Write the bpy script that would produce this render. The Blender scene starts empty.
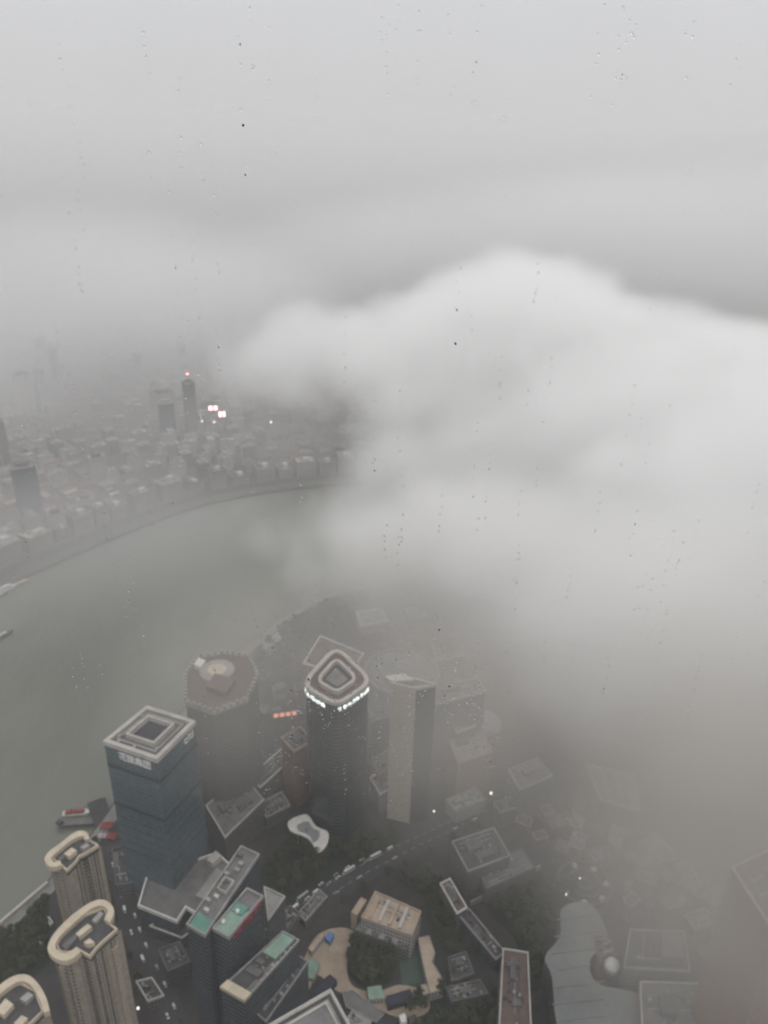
import bpy, math, random
from mathutils import Vector, Matrix, noise

random.seed(7)
sc = bpy.context.scene
C = sc.collection
rad = math.radians

# ------------------------------------------------------------------ camera
EYE = Vector((0, 0, 540)); FPX = 769.0
_p, _r = rad(25), rad(1.35)
FW = Vector((0, math.cos(_p), -math.sin(_p)))
_r0 = Vector((1, 0, 0)); _u0 = Vector((0, math.sin(_p), math.cos(_p)))
RT = _r0*math.cos(_r) + _u0*math.sin(_r)
UP = _u0*math.cos(_r) - _r0*math.sin(_r)
cam = bpy.data.cameras.new('camera'); camo = bpy.data.objects.new('camera', cam); C.objects.link(camo)
cam.sensor_fit = 'VERTICAL'; cam.sensor_height = 24; cam.lens = FPX/1024*24
cam.clip_start = 0.05; cam.clip_end = 80000
camo.matrix_world = Matrix(((RT.x, UP.x, -FW.x, EYE.x), (RT.y, UP.y, -FW.y, EYE.y), (RT.z, UP.z, -FW.z, EYE.z), (0, 0, 0, 1)))
cam.dof.use_dof = True; cam.dof.focus_distance = 1.05; cam.dof.aperture_fstop = 5.6
sc.camera = camo

def ray(px, py):
    return FW + RT*((px-384)/FPX) + UP*((512-py)/FPX)
def at(px, py, z=0.0):
    """the point of the place, at height z, that a picture position looks at"""
    d = ray(px, py); t = (z-EYE.z)/d.z
    return EYE + d*t
def far(px, py, dist):
    d = ray(px, py); return EYE + d*(dist/math.hypot(d.x, d.y))

# ------------------------------------------------------------------ materials
class NT:
    def __init__(s, tree): s.t = tree; s.n = tree.nodes; s.l = tree.links
    def node(s, typ, **kw):
        n = s.n.new(typ)
        for k, v in kw.items(): setattr(n, k, v)
        return n
    def put(s, sock, v):
        if isinstance(v, bpy.types.NodeSocket): s.l.new(v, sock)
        else: sock.default_value = v
    def math(s, op, a, b=None, c=None, clamp=False):
        n = s.node('ShaderNodeMath', operation=op, use_clamp=clamp)
        s.put(n.inputs[0], a)
        if b is not None: s.put(n.inputs[1], b)
        if c is not None: s.put(n.inputs[2], c)
        return n.outputs[0]
    def mix(s, f, a, b):
        n = s.node('ShaderNodeMix', data_type='RGBA')
        s.put(n.inputs[0], f)
        s.put(n.inputs[6], a if isinstance(a, bpy.types.NodeSocket) else (*a[:3], 1))
        s.put(n.inputs[7], b if isinstance(b, bpy.types.NodeSocket) else (*b[:3], 1))
        return n.outputs[2]
    def noise(s, vec, scale, detail=4, rough=.6):
        n = s.node('ShaderNodeTexNoise'); n.inputs['Scale'].default_value = scale
        n.inputs['Detail'].default_value = detail; n.inputs['Roughness'].default_value = rough
        if vec is not None: s.l.new(vec, n.inputs['Vector'])
        return n.outputs[0]
    def remap(s, v, a, b, c=0., d=1.):
        n = s.node('ShaderNodeMapRange'); s.put(n.inputs[0], v)
        for i, x in enumerate((a, b, c, d)): n.inputs[i+1].default_value = x
        return n.outputs[0]

def new_mat(name):
    m = bpy.data.materials.new(name); m.use_nodes = True
    t = NT(m.node_tree)
    return m, t, m.node_tree.nodes['Principled BSDF']

def plain(name, a, b=None, scale=.15, rough=.75, spec=.3, detail=5, bump=0, objspace=False):
    """worn opaque surface: two tones mixed by two noises in world metres"""
    m, t, p = new_mat(name)
    b = b or tuple(c*.62 for c in a)
    if objspace: co = t.node('ShaderNodeTexCoord').outputs['Object']
    else: co = t.node('ShaderNodeNewGeometry').outputs['Position']
    n1 = t.noise(co, scale, detail); n2 = t.noise(co, scale*6.3, 3)
    f = t.remap(t.math('ADD', t.math('MULTIPLY', n1, .65), t.math('MULTIPLY', n2, .35)), .38, .62)
    t.l.new(t.mix(f, a, b), p.inputs['Base Color'])
    p.inputs['Roughness'].default_value = rough; p.inputs['Specular IOR Level'].default_value = spec
    if bump:
        bn = t.node('ShaderNodeBump'); bn.inputs['Strength'].default_value = bump; bn.inputs['Distance'].default_value = .5
        t.l.new(n2, bn.inputs['Height']); t.l.new(bn.outputs[0], p.inputs['Normal'])
    return m

def facade(name, frame, ga, gb, bay=1.6, floor=3.9, mull=.16, span=.3, rough=.12, seams=0, plate=0, strip=None):
    """window wall on UV metres: mullions, spandrels, every pane its own tone; strip = (bay widths, share) of blind wall"""
    m, t, p = new_mat(name)
    uv = t.node('ShaderNodeUVMap').outputs[0]
    sp = t.node('ShaderNodeSeparateXYZ'); t.l.new(uv, sp.inputs[0])
    u = t.math('DIVIDE', sp.outputs[0], bay); v = t.math('DIVIDE', sp.outputs[1], floor)
    fu, fv = t.math('FRACT', u), t.math('FRACT', v)
    mask = t.math('MULTIPLY', t.math('GREATER_THAN', fu, mull), t.math('GREATER_THAN', fv, span))
    cell = t.node('ShaderNodeCombineXYZ'); t.l.new(t.math('FLOOR', u), cell.inputs[0]); t.l.new(t.math('FLOOR', v), cell.inputs[1])
    wn = t.node('ShaderNodeTexWhiteNoise', noise_dimensions='2D'); t.l.new(cell.outputs[0], wn.inputs['Vector'])
    big = t.noise(uv, .03, 3)
    pane = t.math('MULTIPLY_ADD', wn.outputs[0], .7, t.math('MULTIPLY', t.math('SUBTRACT', big, .35), 1.2), clamp=True)
    wf = t.node('ShaderNodeTexWhiteNoise', noise_dimensions='1D'); t.l.new(t.math('FLOOR', v), wf.inputs['W'])
    pane = t.math('ADD', t.math('MULTIPLY', pane, .8), t.math('MULTIPLY', t.math('SUBTRACT', wf.outputs[0], .4), .45), clamp=True)
    glass = t.mix(pane, ga, gb)
    if strip:
        wd, share = strip
        sid = t.math('FLOOR', t.math('DIVIDE', sp.outputs[0], wd))
        w1 = t.node('ShaderNodeTexWhiteNoise', noise_dimensions='1D'); t.l.new(sid, w1.inputs['W'])
        mask = t.math('MULTIPLY', mask, t.math('GREATER_THAN', w1.outputs[0], share))
        dark = t.math('GREATER_THAN', w1.outputs[0], .74)
        mask = t.math('MAXIMUM', mask, t.math('MULTIPLY', dark, t.math('GREATER_THAN', fv, .18)))
    if plate:   # plant floors: a blind louvred band every `plate` storeys
        blind = t.math('GREATER_THAN', t.math('FRACT', t.math('DIVIDE', t.math('FLOOR', v), plate)), 1-1.01/plate)
        glass = t.mix(t.math('MULTIPLY', blind, .75), glass, frame)
    dirt = t.noise(uv, .25, 4)
    fr = t.mix(t.remap(dirt, .35, .7), frame, tuple(c*.7 for c in frame))
    t.l.new(t.mix(mask, fr, glass), p.inputs['Base Color'])
    t.l.new(t.remap(mask, 0, 1, .6, rough), p.inputs['Roughness'])
    p.inputs['Specular IOR Level'].default_value = .5
    return m

def glow(name, col, s):
    m = bpy.data.materials.new(name); m.use_nodes = True; t = NT(m.node_tree); t.n.clear()
    e = t.node('ShaderNodeEmission'); e.inputs[0].default_value = (*col, 1); e.inputs[1].default_value = s
    o = t.node('ShaderNodeOutputMaterial'); t.l.new(e.outputs[0], o.inputs[0]); return m

M = {}
M['asphalt'] = plain('asphalt', (.05, .048, .05), (.034, .033, .035), .08, .85)
M['paving'] = plain('paving', (.048, .044, .043), (.024, .022, .023), .05, .85)
M['city_ground'] = plain('city_ground', (.115, .1, .09), (.045, .041, .039), .03, .9, detail=8)
M['quay'] = plain('quay', (.2, .19, .18), (.13, .125, .12), .1)
M['quay_far'] = plain('quay_far', (.1, .097, .094), (.06, .058, .056), .1)
M['tan_path'] = plain('tan_path', (.36, .29, .22), (.24, .19, .145), .1)
M['grass'] = plain('grass', (.02, .028, .016), (.011, .017, .01), .06, .95, detail=7)
M['lawn_dark'] = plain('lawn_dark', (.022, .034, .024), (.014, .02, .015), .07, .95, detail=7)
M['pond'] = plain('pond', (.018, .026, .018), (.012, .018, .012), .06, .3)
M['paint_white'] = plain('paint_white', (.62, .61, .58), (.45, .44, .42), .3)
M['pale_beige'] = plain('pale_beige', (.42, .39, .35), (.33, .3, .27), .15)
M['concrete'] = plain('concrete', (.3, .29, .28), (.2, .195, .19), .12)
M['concrete_dark'] = plain('concrete_dark', (.13, .125, .125), (.08, .078, .078), .12)
M['pale_stone'] = plain('pale_stone', (.46, .44, .41), (.33, .31, .29), .12)
M['cream'] = plain('cream', (.5, .43, .33), (.39, .335, .26), .2)
M['cream_wall'] = facade('cream_wall', (.34, .3, .25), (.06, .06, .06), (.15, .14, .13), 1.9, 3.1, .45, .45, .2, strip=(3.3, .4))
M['cream_pier'] = plain('cream_pier', (.33, .29, .24), (.26, .23, .19), .2)
M['roof_grey'] = plain('roof_grey', (.16, .155, .155), (.1, .097, .097), .1)
M['roof_dark'] = plain('roof_dark', (.075, .072, .075), (.045, .044, .046), .12)
M['roof_brown'] = plain('roof_brown', (.13, .09, .08), (.085, .062, .056), .12)
M['roof_tan'] = plain('roof_tan', (.42, .33, .26), (.3, .24, .19), .12)
M['roof_green'] = plain('roof_green', (.11, .24, .2), (.08, .18, .15), .2)
M['roof_palegreen'] = plain('roof_palegreen', (.22, .31, .25), (.15, .23, .19), .2)
M['membrane'] = plain('membrane', (.19, .2, .195), (.14, .15, .147), .04, .6)
M['blue_sheet'] = plain('blue_sheet', (.09, .2, .42), (.07, .14, .3), .3)
M['red_paint'] = plain('red_paint', (.24, .05, .05), (.16, .04, .04), .3)
M['red_sign'] = plain('red_sign', (.5, .035, .06), (.4, .03, .05), .5)
M['navy'] = plain('navy', (.02, .022, .045), (.012, .013, .025), .2, .5)
M['louvre'] = plain('louvre', (.05, .06, .066), (.04, .048, .053), .4)
M['steel'] = plain('steel', (.25, .25, .26), (.16, .16, .17), .5, .4)
M['court'] = plain('court', (.05, .085, .07), (.035, .06, .05), .1)
M['glass_blue'] = facade('glass_blue', (.07, .096, .112), (.062, .088, .102), (.125, .165, .185), 1.5, 4.1, .12, .28, .13, plate=13)
M['glass_dark'] = facade('glass_dark', (.04, .049, .051), (.018, .025, .027), (.03, .039, .041), 1.5, 4.0, .12, .25, .12, plate=16)
M['glass_slate'] = facade('glass_slate', (.06, .074, .086), (.024, .033, .04), (.05, .064, .076), 1.7, 3.9, .3, .34, .14, plate=15)
M['office_grey'] = facade('office_grey', (.13, .125, .122), (.04, .043, .047), (.09, .09, .09), 2.4, 3.7, .3, .4, .2)
M['office_red'] = facade('office_red', (.28, .16, .13), (.04, .036, .036), (.12, .09, .08), 2.4, 3.7, .4, .45, .2)
M['office_pale'] = facade('office_pale', (.4, .38, .35), (.05, .052, .055), (.16, .155, .15), 2.4, 3.6, .4, .42, .2)
M['slab_cream'] = facade('slab_cream', (.44, .385, .32), (.2, .175, .15), (.34, .3, .25), 2.6, 4.0, .5, .6, .35)
M['brown_glass'] = facade('brown_glass', (.17, .095, .055), (.09, .05, .03), (.13, .075, .045), 2.0, 4.0, .25, .35, .2)
M['bark'] = plain('bark', (.07, .055, .042), (.04, .032, .026), 2., .9, objspace=True)
M['car_white'] = plain('car_white', (.6, .6, .6), (.5, .5, .5), .5, .3, .5)
M['car_silver'] = plain('car_silver', (.3, .31, .32), (.25, .25, .26), .5, .3, .5)
M['car_black'] = plain('car_black', (.025, .025, .028), (.02, .02, .02), .5, .25, .5)
M['car_glass'] = plain('car_glass', (.02, .022, .025), (.015, .016, .02), .5, .1, .5)
M['tyre'] = plain('tyre', (.02, .02, .02), (.015, .015, .015), .5)
M['lamp_white'] = glow('lamp_white', (1, .9, .76), 1.8)
M['lamp_orange'] = glow('lamp_orange', (1, .4, .25), 1.0)
M['lamp_pink'] = glow('lamp_pink', (1, .5, .52), 4)
M['lamp_red'] = glow('lamp_red', (1, .2, .2), 9)
M['sign_lit'] = glow('sign_lit', (.93, 1, .97), 1.7)
M['sign_white'] = plain('sign_white', (.72, .73, .72), (.62, .63, .62), .5)

def leaf_mat(name, a, b):
    m, t, p = new_mat(name)
    oi = t.node('ShaderNodeObjectInfo'); co = t.node('ShaderNodeTexCoord').outputs['Object']
    n = t.noise(co, .9, 3)
    f = t.math('ADD', t.math('MULTIPLY', oi.outputs['Random'], .5), t.math('MULTIPLY', t.remap(n, .3, .7), .5))
    t.l.new(t.mix(f, a, b), p.inputs['Base Color']); p.inputs['Roughness'].default_value = .7
    p.inputs['Specular IOR Level'].default_value = .25
    return m
M['leaf'] = leaf_mat('leaf', (.012, .02, .01), (.06, .068, .032))

def river_mat():
    m, t, p = new_mat('river_water')
    co = t.node('ShaderNodeNewGeometry').outputs['Position']
    mp = t.node('ShaderNodeMapping'); mp.inputs['Rotation'].default_value = (0, 0, rad(-25)); mp.inputs['Scale'].default_value = (1, .35, 1)
    t.l.new(co, mp.inputs[0])
    n1 = t.noise(mp.outputs[0], .006, 5)
    t.l.new(t.mix(t.remap(n1, .38, .62), (.118, .124, .1), (.084, .089, .071)), p.inputs['Base Color'])
    p.inputs['Roughness'].default_value = .22; p.inputs['Specular IOR Level'].default_value = .5
    w = t.noise(mp.outputs[0], .22, 5, .65)
    w2 = t.noise(mp.outputs[0], .03, 3)
    bn = t.node('ShaderNodeBump'); bn.inputs['Strength'].default_value = .4; bn.inputs['Distance'].default_value = 1.0
    t.l.new(t.math('ADD', w, t.math('MULTIPLY', w2, 1.5)), bn.inputs['Height']); t.l.new(bn.outputs[0], p.inputs['Normal'])
    return m
M['river'] = river_mat()

# ------------------------------------------------------------------ object helpers
def tag(o, label=None, cat=None, group=None, kind=None):
    if label: o['label'] = label
    if cat: o['category'] = cat
    if group: o['group'] = group
    if kind: o['kind'] = kind
    return o
def empty(name, loc, label, cat, group=None):
    o = bpy.data.objects.new(name, None); C.objects.link(o); o.location = loc; o.empty_display_size = 2
    return tag(o, label, cat, group)

def area(P): return sum(P[i][0]*P[(i+1) % len(P)][1]-P[(i+1) % len(P)][0]*P[i][1] for i in range(len(P)))/2
def ccw(P):
    P = [Vector((p[0], p[1])) for p in P]
    return P if area(P) > 0 else P[::-1]
def inset(P, d):
    P = ccw(P); n = len(P); out = []
    for i in range(n):
        a, b, c = P[i-1], P[i], P[(i+1) % n]
        e1 = (b-a).normalized(); e2 = (c-b).normalized()
        n1 = Vector((-e1.y, e1.x)); n2 = Vector((-e2.y, e2.x))
        k = 1+n1.dot(n2)
        out.append(b+(n1+n2)*(d/max(k, .35)))
    return out
def cen(P): return sum((Vector((p[0], p[1])) for p in P), Vector((0, 0)))/len(P)
def grow(P, d): return inset(P, -d)
def scalep(P, s):
    c = cen(P); return [c+(Vector((p[0], p[1]))-c)*s for p in P]

class MB:
    def __init__(s): s.v = []; s.f = []; s.mi = []; s.uv = []
    def face(s, pts, mi=0, uv=None):
        b = len(s.v); s.v += [Vector(p) for p in pts]; s.f.append(list(range(b, b+len(pts)))); s.mi.append(mi)
        s.uv.append(uv or [(p[0], p[1]) for p in pts]); return s
    def sides(s, P, z0, z1, mi=0, Q=None):
        P = ccw(P) if Q is None else P; Q = Q or P; u = 0; n = len(P)
        for i in range(n):
            a, b, c, d = P[i], P[(i+1) % n], Q[(i+1) % n], Q[i]; L = (b-a).length
            s.face([(a.x, a.y, z0), (b.x, b.y, z0), (c.x, c.y, z1), (d.x, d.y, z1)], mi, [(u, z0), (u+L, z0), (u+L, z1), (u, z1)])
            u += L
        return s
    def cap(s, P, z, mi=0):
        P = ccw(P); return s.face([(p.x, p.y, z) for p in P], mi)
    def prism(s, P, z0, z1, mi=0, ti=None):
        s.sides(P, z0, z1, mi); s.cap(P, z1, mi if ti is None else ti)
        s.face([(p.x, p.y, z0) for p in reversed(ccw(P))], mi); return s
    def ring(s, P, w, z0, z1, mi=0):
        P = ccw(P); I = inset(P, w); n = len(P)
        s.sides(P, z0, z1, mi)
        for i in range(n):
            j = (i+1) % n; a, b, c, d = I[i], I[j], P[j], P[i]
            s.face([(a.x, a.y, z0), (a.x, a.y, z1), (b.x, b.y, z1), (b.x, b.y, z0)], mi)
            s.face([(d.x, d.y, z1), (c.x, c.y, z1), (b.x, b.y, z1), (a.x, a.y, z1)], mi)
        return s
    def box(s, c, sx, sy, z0, z1, rot=0, mi=0, ti=None):
        co, si = math.cos(rot), math.sin(rot)
        P = [Vector((c[0]+x*co-y*si, c[1]+x*si+y*co)) for x, y in ((-sx/2, -sy/2), (sx/2, -sy/2), (sx/2, sy/2), (-sx/2, sy/2))]
        return s.prism(P, z0, z1, mi, ti)
    def bar(s, a, b, w, z0, z1, mi=0):
        a = Vector(a[:2]); b = Vector(b[:2]); d = b-a
        return s.box((a+b)/2, d.length, w, z0, z1, math.atan2(d.y, d.x), mi)
    def tube(s, a, b, ra, rb, n=7, mi=0):
        a = Vector(a); b = Vector(b); d = (b-a).normalized()
        x = d.orthogonal().normalized(); y = d.cross(x)
        A = [a+(x*math.cos(k*2*math.pi/n)+y*math.sin(k*2*math.pi/n))*ra for k in range(n)]
        B = [b+(x*math.cos(k*2*math.pi/n)+y*math.sin(k*2*math.pi/n))*rb for k in range(n)]
        for k in range(n): s.face([A[k], A[(k+1) % n], B[(k+1) % n], B[k]], mi)
        s.face(B, mi); s.face(A[::-1], mi); return s
    def dome(s, c, r, h, z0, n=20, m=6, mi=0):
        for j in range(m):
            t0, t1 = j/m*math.pi/2, (j+1)/m*math.pi/2
            for k in range(n):
                p0, p1 = k*2*math.pi/n, (k+1)*2*math.pi/n
                q = lambda t, p: (c[0]+r*math.cos(t)*math.cos(p), c[1]+r*math.cos(t)*math.sin(p), z0+h*math.sin(t))
                if j == m-1: s.face([q(t0, p0), q(t0, p1), q(t1, p0)], mi)
                else: s.face([q(t0, p0), q(t0, p1), q(t1, p1), q(t1, p0)], mi)
        return s
    def build(s, name, mats, parent=None, smooth=False):
        me = bpy.data.meshes.new(name); top = parent
        while top is not None and top.parent: top = top.parent
        off = top.location.copy() if top else Vector((0, 0, 0))
        me.from_pydata([p-off for p in s.v], [], s.f)
        for m in (mats if isinstance(mats, (list, tuple)) else [mats]): me.materials.append(m)
        ul = me.uv_layers.new(name='UVMap'); k = 0
        for i, p in enumerate(me.polygons):
            p.material_index = s.mi[i]; p.use_smooth = smooth
            for j in range(len(s.f[i])): ul.data[p.loop_start+j].uv = s.uv[i][j]
        o = bpy.data.objects.new(name, me); C.objects.link(o)
        if parent: o.parent = parent
        return o

def ngon(c, r, n=24, sy=1, rot=0, a0=0):
    out = []
    for k in range(n):
        x, y = r*math.cos(a0+k*2*math.pi/n), r*sy*math.sin(a0+k*2*math.pi/n)
        out.append(Vector((c[0]+x*math.cos(rot)-y*math.sin(rot), c[1]+x*math.sin(rot)+y*math.cos(rot))))
    return out
def bil(Q, u, v): return (Q[0]*(1-u)+Q[1]*u)*(1-v)+(Q[3]*(1-u)+Q[2]*u)*v
def sub(Q, u0, v0, u1, v1): return [bil(Q, u0, v0), bil(Q, u1, v0), bil(Q, u1, v1), bil(Q, u0, v1)]
def pix(pts, z): return [at(x, y, z).to_2d() for x, y in pts]
def arc(pts, n=4):
    """closed smooth curve through points (Catmull-Rom)"""
    P = [Vector(p[:2]) for p in pts]; N = len(P); out = []
    for i in range(N):
        a, b, c, d = P[i-1], P[i], P[(i+1) % N], P[(i+2) % N]
        for k in range(n):
            t = k/n
            out.append(.5*((2*b)+(c-a)*t+(2*a-5*b+4*c-d)*t*t+(3*b-a-3*c+d)*t**3))
    return out

def building(name, label, cat, roof, h, wall='office_grey', top='roof_grey', par='concrete', ph=1.6, pw=.9, plant=(), group=None, z0=0, pm='concrete_dark'):
    """roof: outline in world metres"""
    P = ccw(roof); c = cen(P)
    r = empty(name, (c.x, c.y, z0), label, cat, group)
    MB().sides(P, z0, h).build('wall', M[wall], r)
    roof_part = MB().cap(inset(P, .02), h-.3).build('roof', M[top], r)
    if par: MB().ring(grow(P, .25), pw, h-.6, h+ph).build('parapet', M[par], r)
    if len(P) == 4 and abs(area(P)) > 160 and z0 == 0:
        rd = random.Random(int(abs(c.x*7+c.y*3))); mb = MB()
        for k in range(rd.randint(7, 16)):
            q = bil(P, rd.uniform(.12, .88), rd.uniform(.12, .88)); a = math.atan2((P[1]-P[0]).y, (P[1]-P[0]).x)
            mb.box(q, rd.uniform(.8, 3.2), rd.uniform(.8, 2), h-.35, h+rd.uniform(.4, 1.8), a, rd.randrange(3))
        for k in range(4):
            u = rd.uniform(.1, .9); p0, p1 = (bil(P, u, .1), bil(P, u, rd.uniform(.5, .9))) if k % 2 else (bil(P, .1, u), bil(P, rd.uniform(.5, .9), u))
            mb.bar(p0, p1, .5, h-.35, h+.35, rd.randrange(3))
        mb.build('duct_work', [M['concrete'], M['steel'], M['roof_dark']], roof_part)
    if len(P) == 4:
        for (u0, v0, u1, v1, hh) in plant:
            MB().prism(sub(P, u0, v0, u1, v1), h-.25, h+hh).build('roof_plant', M[pm], roof_part)
    return r

def glyph(mb, o, ex, ez, w, h, n, rng, dep, mi=0):
    """one blurred character of a roof sign: strokes in a w x h cell on the plane ex/ez, standing dep proud"""
    nrm = ex.cross(ez)
    def stroke(a0, b0, a1, b1):
        pts = [o+ex*(a*w)+ez*(b*h)+nrm*d for d in (0, dep) for a, b in ((a0, b0), (a1, b0), (a1, b1), (a0, b1))]
        for f in ((4, 5, 6, 7), (0, 1, 5, 4), (1, 2, 6, 5), (2, 3, 7, 6), (3, 0, 4, 7)): mb.face([pts[i] for i in f], mi)
    for k in range(n):
        if rng.random() < .5:
            y = rng.choice((0, .28, .55, .84)); stroke(rng.choice((0, .1, .4)), y, rng.choice((.6, .9, 1)), y+.15)
        else:
            x = rng.choice((0, .3, .55, .85)); stroke(x, rng.choice((0, .2)), x+.15, rng.choice((.7, 1)))

# ------------------------------------------------------------------ setting: water, land
big = 16000
MB().face([(-big, -3000, -4), (big, -3000, -4), (big, 19000, -4), (-big, 19000, -4)]).build('river', M['river']); tag(bpy.data.objects['river'], 'wide grey green river bending round the city', kind='structure')
def smooth_open(pts, n=5):
    P = [Vector(p[:2]) for p in pts]; P = [P[0]*2-P[1]]+P+[P[-1]*2-P[-2]]; out = []
    for i in range(1, len(P)-2):
        a, b, c, d = P[i-1], P[i], P[i+1], P[i+2]
        for k in range(n):
            t = k/n; out.append(.5*((2*b)+(c-a)*t+(2*a-5*b+4*c-d)*t*t+(3*b-a-3*c+d)*t**3))
    return out+[P[-2]]
near_bank = smooth_open([at(x, y).to_2d() for x, y in ((0, 925), (60, 868), (100, 822), (140, 764), (195, 695), (250, 643), (300, 606), (360, 584), (430, 580), (505, 600))])
near_bank = [Vector((-420, 120)), Vector((-330, 300))]+near_bank+[Vector((330, 760)), Vector((620, 640)), Vector((1400, 560)), Vector((2600, 700))]
far_bank = smooth_open([at(x, y).to_2d() for x, y in ((0, 588), (70, 556), (170, 515), (230, 498), (330, 484), (470, 479), (620, 474), (768, 470))])
far_bank = [Vector((-1400, 200)), Vector((-800, 560))]+far_bank+[Vector((1500, 1430)), Vector((3500, 1300))]
land_e = near_bank+[Vector((2600, -2500)), Vector((-700, -2500))]
land_w = far_bank+[Vector((12000, 1300)), Vector((12000, 17500)), Vector((-14000, 17500)), Vector((-14000, 200))]
g = MB().prism(land_e, -9, 0).build('ground', M['paving']); tag(g, 'dark paved ground of the near bank', kind='structure')
g = MB().prism(land_w, -9, 0).build('ground', M['city_ground']); tag(g, 'hazy ground of the far bank city', kind='structure')

def strip(name, line, w, z, mat, label, thick=.1):
    L = [Vector(p[:2]) for p in line]; A = []; B = []
    for i, p in enumerate(L):
        d = (L[min(i+1, len(L)-1)]-L[max(i-1, 0)]).normalized(); nn = Vector((-d.y, d.x))
        A.append(p+nn*w/2); B.append(p-nn*w/2)
    mb = MB()
    for i in range(len(L)-1):
        mb.face([(*B[i], z), (*B[i+1], z), (*A[i+1], z), (*A[i], z)])
        mb.face([(*A[i], z), (*A[i+1], z), (*A[i+1], z-thick), (*A[i], z-thick)]); mb.face([(*B[i+1], z), (*B[i], z), (*B[i], z-thick), (*B[i+1], z-thick)])
    o = mb.build(name, M[mat]); return tag(o, label, kind='structure')
def offset_line(L, d):
    out = []
    for i, p in enumerate(L):
        t = (L[min(i+1, len(L)-1)]-L[max(i-1, 0)]).normalized(); out.append(p+Vector((-t.y, t.x))*d)
    return out
strip('promenade', offset_line(near_bank[2:-3], -7), 11, .25, 'quay', 'pale promenade along the near quay', .3)
strip('promenade', offset_line(far_bank[2:-2], 13), 15, .3, 'quay_far', 'grey promenade along the far quay', .3)
strip('road', offset_line(far_bank[2:-2], 33), 17, .12, 'asphalt', 'riverside avenue of the far bank')
def pline(pts): return smooth_open([at(x, y).to_2d() for x, y in pts], 6)
avenue = pline(((225, 1010), (262, 950), (300, 912), (345, 880), (400, 850), (450, 826), (500, 800), (570, 768)))
strip('road', avenue, 26, .14, 'asphalt', 'broad avenue crossing the district')
side_road = pline(((436, 868), (452, 900), (476, 936), (505, 985), (535, 1035)))
strip('road', side_road, 13, .12, 'asphalt', 'narrow road beside the dark park')
west_road = pline(((96, 800), (118, 868), (135, 930), (160, 985), (190, 1060)))
strip('road', west_road, 16, .12, 'asphalt', 'street behind the cream towers')
cross_road = pline(((262, 700), (285, 760), (300, 850), (312, 905)))
strip('road', cross_road, 13, .11, 'asphalt', 'street between the office towers')
east_road = pline(((768, 960), (735, 905), (690, 860), (630, 820), (570, 790)))
strip('road', east_road, 20, .13, 'asphalt', 'avenue fading into the fog')
for line, ww in ((avenue, 26), (east_road, 20)):
    for dd in (-ww/6, ww/6):
        mb = MB(); L = offset_line(line, dd)
        for i in range(len(L)-1):
            a, b = L[i], L[i+1]; n = max(1, int((b-a).length/9))
            for k in range(n):
                p = a.lerp(b, k/n); q = a.lerp(b, k/n+.45/n); d = (q-p).normalized(); s_ = Vector((-d.y, d.x))*.12
                mb.face([(*(p-s_), .146), (*(q-s_), .146), (*(q+s_), .146), (*(p+s_), .146)])
        tag(mb.build('lane_marking', M['paint_white']), 'broken white lane lines', kind='structure')
def patch(name, pts, z, mat, label, kind='structure', smooth=True, th=.2):
    P = pix(pts, 0); P = arc(P, 4) if smooth else P
    return tag(MB().prism(P, z-th, z).build(name, M[mat]), label, kind=kind)
patch('lawn', ((0, 940), (48, 893), (52, 960), (20, 990), (0, 1010)), .2, 'lawn_dark', 'dark lawn by the near quay', smooth=False)
patch('lawn', ((262, 870), (300, 830), (345, 838), (400, 832), (395, 845), (330, 880), (290, 905), (270, 905)), .2, 'grass', 'dark green verge by the avenue')
patch('lawn', ((486, 905), (530, 880), (580, 880), (560, 930), (545, 980), (530, 990), (515, 940)), .2, 'grass', 'dark park beside the pale mall roof')
patch('lawn', ((250, 660), (280, 622), (340, 595), (370, 600), (350, 628), (300, 650), (282, 690), (262, 700)), .2, 'grass', 'riverside park at the tip of the bank')
patch('lawn', ((410, 1000), (440, 985), (495, 990), (500, 1040), (400, 1040)), .2, 'grass', 'dark garden at the lower edge')
patch('path', ((322, 932), (345, 928), (366, 940), (352, 948), (347, 965), (352, 985), (375, 992), (400, 985), (425, 992), (428, 1012), (400, 1018), (360, 1000), (335, 990), (318, 975), (308, 990), (302, 970), (310, 945)), .21, 'tan_path', 'tan building site yard round the pond')
patch('pond', ((349, 948), (362, 940), (385, 945), (395, 955), (394, 978), (380, 986), (362, 986), (350, 975)), .3, 'pond', 'dark green oval pond')
patch('sports_court', ((398, 950), (420, 945), (425, 982), (402, 986)), .3, 'court', 'dark green court beside the pond', smooth=False)

# ------------------------------------------------------------------ near bank: the large towers
def text_mesh(name, body, size, mat, parent, origin, ex, ez, depth=.25, squeeze=1.0):
    cu = bpy.data.curves.new(name, 'FONT'); cu.body = body; cu.size = size; cu.extrude = depth; cu.offset = .06
    tmp = bpy.data.objects.new('lettering', cu); C.objects.link(tmp)
    bpy.context.view_layer.update()
    me = bpy.data.meshes.new_from_object(tmp.evaluated_get(bpy.context.evaluated_depsgraph_get()))
    bpy.data.objects.remove(tmp); bpy.data.curves.remove(cu)
    n = ex.cross(ez); o0 = Vector(origin)-parent.location
    for v in me.vertices: v.co = o0+ex*(v.co.x*squeeze)+ez*v.co.y+n*(v.co.z+depth)
    me.name = name; me.materials.clear(); me.materials.append(M[mat])
    o = bpy.data.objects.new(name, me); C.objects.link(o); o.parent = parent
    return o
Z = Vector((0, 0, 1))
def v3(p, z): return Vector((p[0], p[1], z))

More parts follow.
